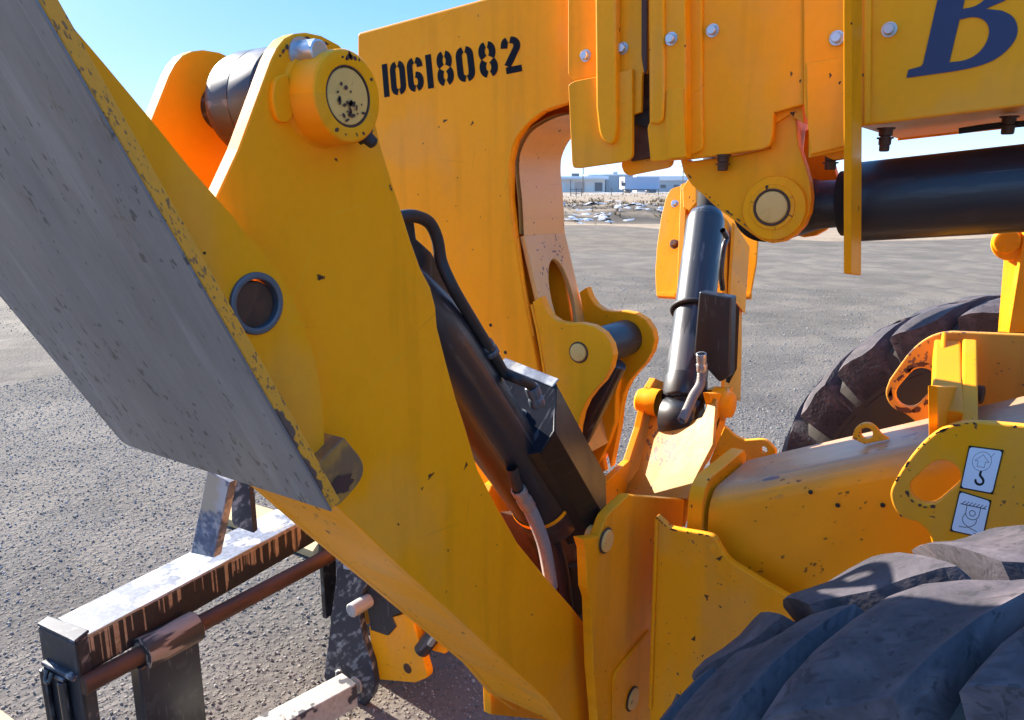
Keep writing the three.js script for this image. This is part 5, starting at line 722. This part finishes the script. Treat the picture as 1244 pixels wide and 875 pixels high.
// ------------------------------------------------------------------ fork carriage
const fc = top('fork_carriage'); tag(fc, 'black steel fork carriage splashed with white paint below the raised foot', 'fork carriage');
{
  // top beam: traced on its upper face
  const yT = 0.55, topF = [[-2.133,0.55,-0.833],[-1.967,0.55,-0.852],[-2.061,0.55,-1.34],[-2.069,0.55,-1.503],[-2.088,0.55,-1.731],[-2.106,0.55,-1.897],[-2.282,0.55,-1.938],[-2.236,0.55,-1.729],[-2.2,0.55,-1.507],[-2.165,0.55,-1.288]];
  const A = [-1.967,0.55,-0.852], Bq = [-2.093,0.55,-1.819], A2 = [-2.119,0.55,-0.848], B2 = [-2.255,0.55,-1.832];
  plate('beam_top', [A, Bq, B2, A2], 0.008, M.splat, fc, { face: new THREE.Vector3(0, 1, 0), bevel: 0.002 });
  const dnn = (p, h) => [p[0], p[1] - h, p[2]];
  const rearG = plateGeo([dnn(at(A, 0.001), 0.0085), dnn(at(Bq, 0.001), 0.0085), dnn(at(Bq, 0.001), 0.105), dnn(at(A, 0.001), 0.105)], 0.01, { face: new THREE.Vector3(1, 0, 0.3), bevel: 0.003 });
  { const po = rearG.attributes.position, uvs = rearG.attributes.uv; for (let i = 0; i < po.count; i++) uvs.setXY(i, (po.getZ(i) * 1.0 + po.getX(i) * 0.3) * 1.1, (po.getY(i) - (A[1] - 0.105)) / 0.0965); }
  mesh('beam_side', rearG, M.dripped, fc);
  plate('beam_side', [dnn(A2, 0.0085), dnn(B2, 0.0085), dnn(B2, 0.105), dnn(A2, 0.105)], 0.01, M.dripped, fc, { face: new THREE.Vector3(-1, 0, 0) });
  // the rest of the carriage, running on behind the boom nose
  const E0 = [-2.10, yT - 0.055, -1.74], E1 = [-2.08, yT - 0.055, -2.74];
  mesh('beam_side', boxBetween(E0, E1, 0.15, 0.11), M.blackWorn, fc);
  mesh('frame_bar', boxBetween([-2.06, 0.12, -1.80], [-2.06, 0.12, -2.74], 0.10, 0.10), M.blackWorn, fc);
  mesh('end_post', boxBetween([-2.02, 0.02, -2.74], [-2.02, 0.56, -2.74], 0.16, 0.08, [1, 0, 0]), M.blackWorn, fc);
  for (const z of [-1.86, -2.06, -2.3, -2.5]) mesh('rest_upright', boxBetween([-2.10, 0.50, z], [-2.16, 1.05, z], 0.09, 0.03, [1, 0, 0]), M.blackWorn, fc);
  for (const z of [-1.80, -1.98]) plate('coupler_plate', [[-2.12, 0.06, z], [-1.70, 0.10, z], [-1.74, 0.62, z], [-2.12, 0.56, z]], 0.03, M.blackWorn, fc);
  plate('frame_plate', [[-2.05, 0.14, -1.72], [-2.05, 0.14, -2.2], [-2.05, 0.5, -2.2], [-2.05, 0.5, -1.72]], 0.02, M.blackWorn, fc, { face: new THREE.Vector3(1, 0, 0) });
  // end post: two faces
  const fA = [[-2.116,0.562,-0.795],[-2.132,0.562,-0.83],[-1.97,0.562,-0.859],[-1.947,0.562,-0.81]];
  plate('end_cap', fA, 0.01, M.streaked, fc, { face: new THREE.Vector3(0, 1, 0), bevel: 0.003 });
  const bot = (p) => [p[0], 0.02, p[2]], e = fA.map((p) => [p[0], p[1] - 0.011, p[2]]);
  plate('end_post', [e[0], e[3], bot(e[3]), bot(e[0])], 0.012, M.black, fc, { face: new THREE.Vector3(-0.2, 0, 1), bevel: 0.003 });
  plate('end_post', [at(e[3], -0.002, -0.002, -0.003), at(e[2], 0, -0.002), bot(e[2]), bot(at(e[3], -0.002, 0, -0.003))], 0.012, M.streaked, fc, { face: new THREE.Vector3(1, 0, 0.2), bevel: 0.003 });
  // latch details on the end post
  const lz = V(e[0]).lerp(V(e[3]), 0.5); const on = (s, y, d = 0.004) => { const p = V(e[0]).lerp(V(e[3]), s); return [p.x + d * 0.3, y, p.z + d]; };
  mesh('latch_bar', boxBetween(on(0.12, 0.455, 0.006), on(0.96, 0.455, 0.006), 0.02, 0.014), M.streaked, fc);
  mesh('latch_bar', boxBetween(on(0.14, 0.44, 0.012), on(0.72, 0.44, 0.012), 0.016, 0.012), M.blackWorn, fc);
  mesh('latch_pin', pipe([on(0.32, 0.45, 0.02), on(0.34, 0.43, 0.03), on(0.42, 0.428, 0.03), on(0.44, 0.45, 0.018)], 0.006, 20, 8), M.blackWorn, fc);
  mesh('latch_rod', rod(on(0.62, 0.43, 0.012), on(0.66, 0.1, 0.012), 0.012), M.blackWorn, fc);
  mesh('latch_rod', rod(on(0.1, 0.435, 0.01), on(0.14, 0.1, 0.01), 0.011), M.blackWorn, fc);
  // shaft with fork hub
  const s0 = [-1.946,0.43,-0.853], s1 = [-1.976,0.43,-1.682], mixp = (t) => [s0[0] + (s1[0] - s0[0]) * t, s0[1], s0[2] + (s1[2] - s0[2]) * t];
  mesh('fork_shaft', rod(mixp(-0.05), mixp(1.12), 0.026, 0.003, 32), M.rust, fc);
  mesh('fork_hub', turned(mixp(0.15), mixp(0.36), [[0, 0.026], [0, 0.044], [0.03, 0.047], [0.97, 0.047], [1, 0.044], [1, 0.026]], 36), M.hub, fc);
  const f0 = mixp(0.12), f1 = mixp(0.345);
  plate('fork_shank', [at(f0, 0.03, -0.02), at(f1, 0.03, -0.01), [f1[0] + 0.03, 0.04, f1[2]], [f0[0] + 0.03, 0.04, f0[2]]], 0.05, M.black, fc, { face: new THREE.Vector3(1, 0, 0.2), bevel: 0.005 });
  // uprights of the load rest
  const leg = (p, q, w, t, m) => { const P0 = V(p), Q0 = V(q); const side = new THREE.Vector3(SIDE.x, 0, SIDE.y); plate('rest_upright', [[P0.x, P0.y, P0.z], [P0.x + side.x * w, P0.y, P0.z + side.z * w], [Q0.x + side.x * w, Q0.y, Q0.z + side.z * w], [Q0.x, Q0.y, Q0.z]], t, m, fc, { face: new THREE.Vector3(0.5, 0.2, 0.8), bevel: 0.003 }); };
  const k1 = [[-1.969,0.657,-1.164],[-1.876,0.663,-1.178],[-1.786,0.911,-1.191],[-1.868,0.931,-1.179]];
  plate('rest_upright', k1, 0.03, M.splat, fc, { bevel: 0.003 });
  plate('rest_upright', [[-2.045,0.664,-1.358,0.01],[-2.036,0.815,-1.362],[-1.981,0.819,-1.389],[-1.98,0.63,-1.39],[-2.036,0.648,-1.362,0.01]], 0.03, M.streaked, fc, { bevel: 0.003 });
  plate('rest_upright', [[-2.061,0.662,-1.53,0.01],[-2.062,0.727,-1.529],[-2.014,0.73,-1.553],[-2.02,0.635,-1.55],[-2.051,0.642,-1.534,0.01]], 0.03, M.streaked, fc, { bevel: 0.003 });
  // coupler plates at the middle
  const cp = [[-1.919,0.632,-1.58],[-1.856,0.613,-1.58],[-1.795,0.586,-1.58],[-1.702,0.563,-1.58],[-1.65,0.499,-1.58],[-1.699,0.425,-1.58],[-1.719,0.345,-1.58],[-1.705,0.257,-1.58],[-1.671,0.185,-1.58],[-1.657,0.102,-1.58,0.02],[-1.675,0.054,-1.58],[-1.725,-0.017,-1.58,0.02],[-1.873,-0.042,-1.58],[-1.913,0.033,-1.58],[-1.851,0.312,-1.58],[-1.822,0.434,-1.58],[-1.819,0.521,-1.58],[-1.864,0.567,-1.58]];
  plate('coupler_plate', cp, 0.025, M.streaked, fc, { bevel: 0.004 });
  plate('coupler_plate', [[-1.75,0.553,-1.6],[-1.576,0.513,-1.6],[-1.549,0.393,-1.6],[-1.59,0.365,-1.6],[-1.573,0.336,-1.6],[-1.611,0.289,-1.6,0.01],[-1.69,0.282,-1.6],[-1.701,0.356,-1.6],[-1.724,0.467,-1.6]], 0.03, M.black, fc, { bevel: 0.004 });
  plate('coupler_plate', [[-1.686,0.553,-1.63],[-1.562,0.504,-1.63],[-1.568,0.357,-1.63],[-1.678,0.349,-1.63]], 0.03, M.black, fc, { bevel: 0.004 });
  plate('label_plate', [[-1.776,0.608,-1.574],[-1.695,0.579,-1.574],[-1.696,0.499,-1.574],[-1.776,0.489,-1.574]], 0.002, M.label, fc, { bevel: 0.0005 });
  const st = [-1.692,0.39,-1.56]; mesh('stub_pin', rod(at(st, 0, 0, -0.06), at(st, 0, 0, 0.04), 0.023, 0.004, 28), M.whitish, fc);
  const cb = [-1.747,0.068,-1.58]; mesh('bolt', mergeGeometries([new THREE.TorusGeometry(0.024, 0.006, 8, 28).translate(...at(cb, 0, 0, 0.002)), hexBolt(at(cb, 0, 0, 0.002), [0, 0, 1], 0.014, 0.018)]), M.whitish, fc);
  const tube0 = [-1.701,0.11,-1.509], tube1 = [-1.743,0.11,-1.233];
  const td = V(tube1).sub(V(tube0)).normalize(); mesh('lower_tube', boxBetween(tube0, [tube0[0] + td.x * 0.9, tube0[1], tube0[2] + td.z * 0.9], 0.085, 0.085), M.whitish, fc);
  mesh('grease_fitting', rod([-1.799,0.071,-1.55], [-1.8,0.118,-1.55], 0.010, 0.003, 14), M.whitish, fc);
}
{ // yellow coupler head on the boom nose, and its small ram
  plate('coupler_head', [[-1.702,0.287,-1.605],[-1.672,0.349,-1.605],[-1.617,0.347,-1.605],[-1.536,0.392,-1.605,0.01],[-1.508,0.39,-1.605],[-1.483,0.319,-1.605],[-1.449,0.216,-1.605,0.01],[-1.45,0.198,-1.605,0.01],[-1.503,0.159,-1.605],[-1.674,0.102,-1.605,0.01],[-1.693,0.175,-1.605]], 0.03, M.paintWorn, boom, { bevel: 0.004 });
  plate('coupler_head', [[-1.589,0.491,-1.64],[-1.404,0.381,-1.64],[-1.365,0.352,-1.64,0.02],[-1.362,0.325,-1.64,0.02],[-1.406,0.28,-1.64],[-1.475,0.269,-1.64],[-1.529,0.219,-1.64],[-1.559,0.355,-1.64]], 0.04, M.paint, boom, { bevel: 0.004 });
  const b = [-1.533,0.2,-1.605]; mesh('plug', rod(at(b, 0, 0, -0.004), at(b, 0, 0, 0.003), 0.017, 0.002, 28), M.rust, boom);
  mesh('coupler_ram', rod([-1.484,0.276,-1.62], [-1.359,0.456,-1.62], 0.026), M.blackWorn, boom);
  mesh('coupler_rod', rod([-1.431,0.326,-1.6], [-1.353,0.446,-1.6], 0.011), M.steel, boom);
}
// boards on the ground
{ const g = top('wooden_board'); tag(g, 'pale wooden board lying behind the fork carriage uprights', 'board'); const q = [[-3.565,0.06,-2.284],[-3.426,0.06,-2.381],[-3.094,0.06,-2.4],[-2.897,0.06,-2.204],[-3.137,0.06,-2.149]];
  plate('plank', [[-3.626,0.05,-2.356],[-2.805,0.05,-2.409],[-2.662,0.05,-2.18],[-3.456,0.05,-2.174]], 0.04, M.wood, g, { face: new THREE.Vector3(0, 1, 0) }); }
{ const g = top('timber_block'); tag(g, 'yellowish timber end showing at the lower left corner', 'timber'); plate('plank', [[-2.715,0.12,-0.747],[-2.502,0.12,-0.808],[-2.387,0.12,-0.811],[-2.25,0.12,-0.661],[-2.535,0.12,-0.62]], 0.1, M.wood, g, { face: new THREE.Vector3(0, 1, 0) }); }

renderer.render(scene, camera);
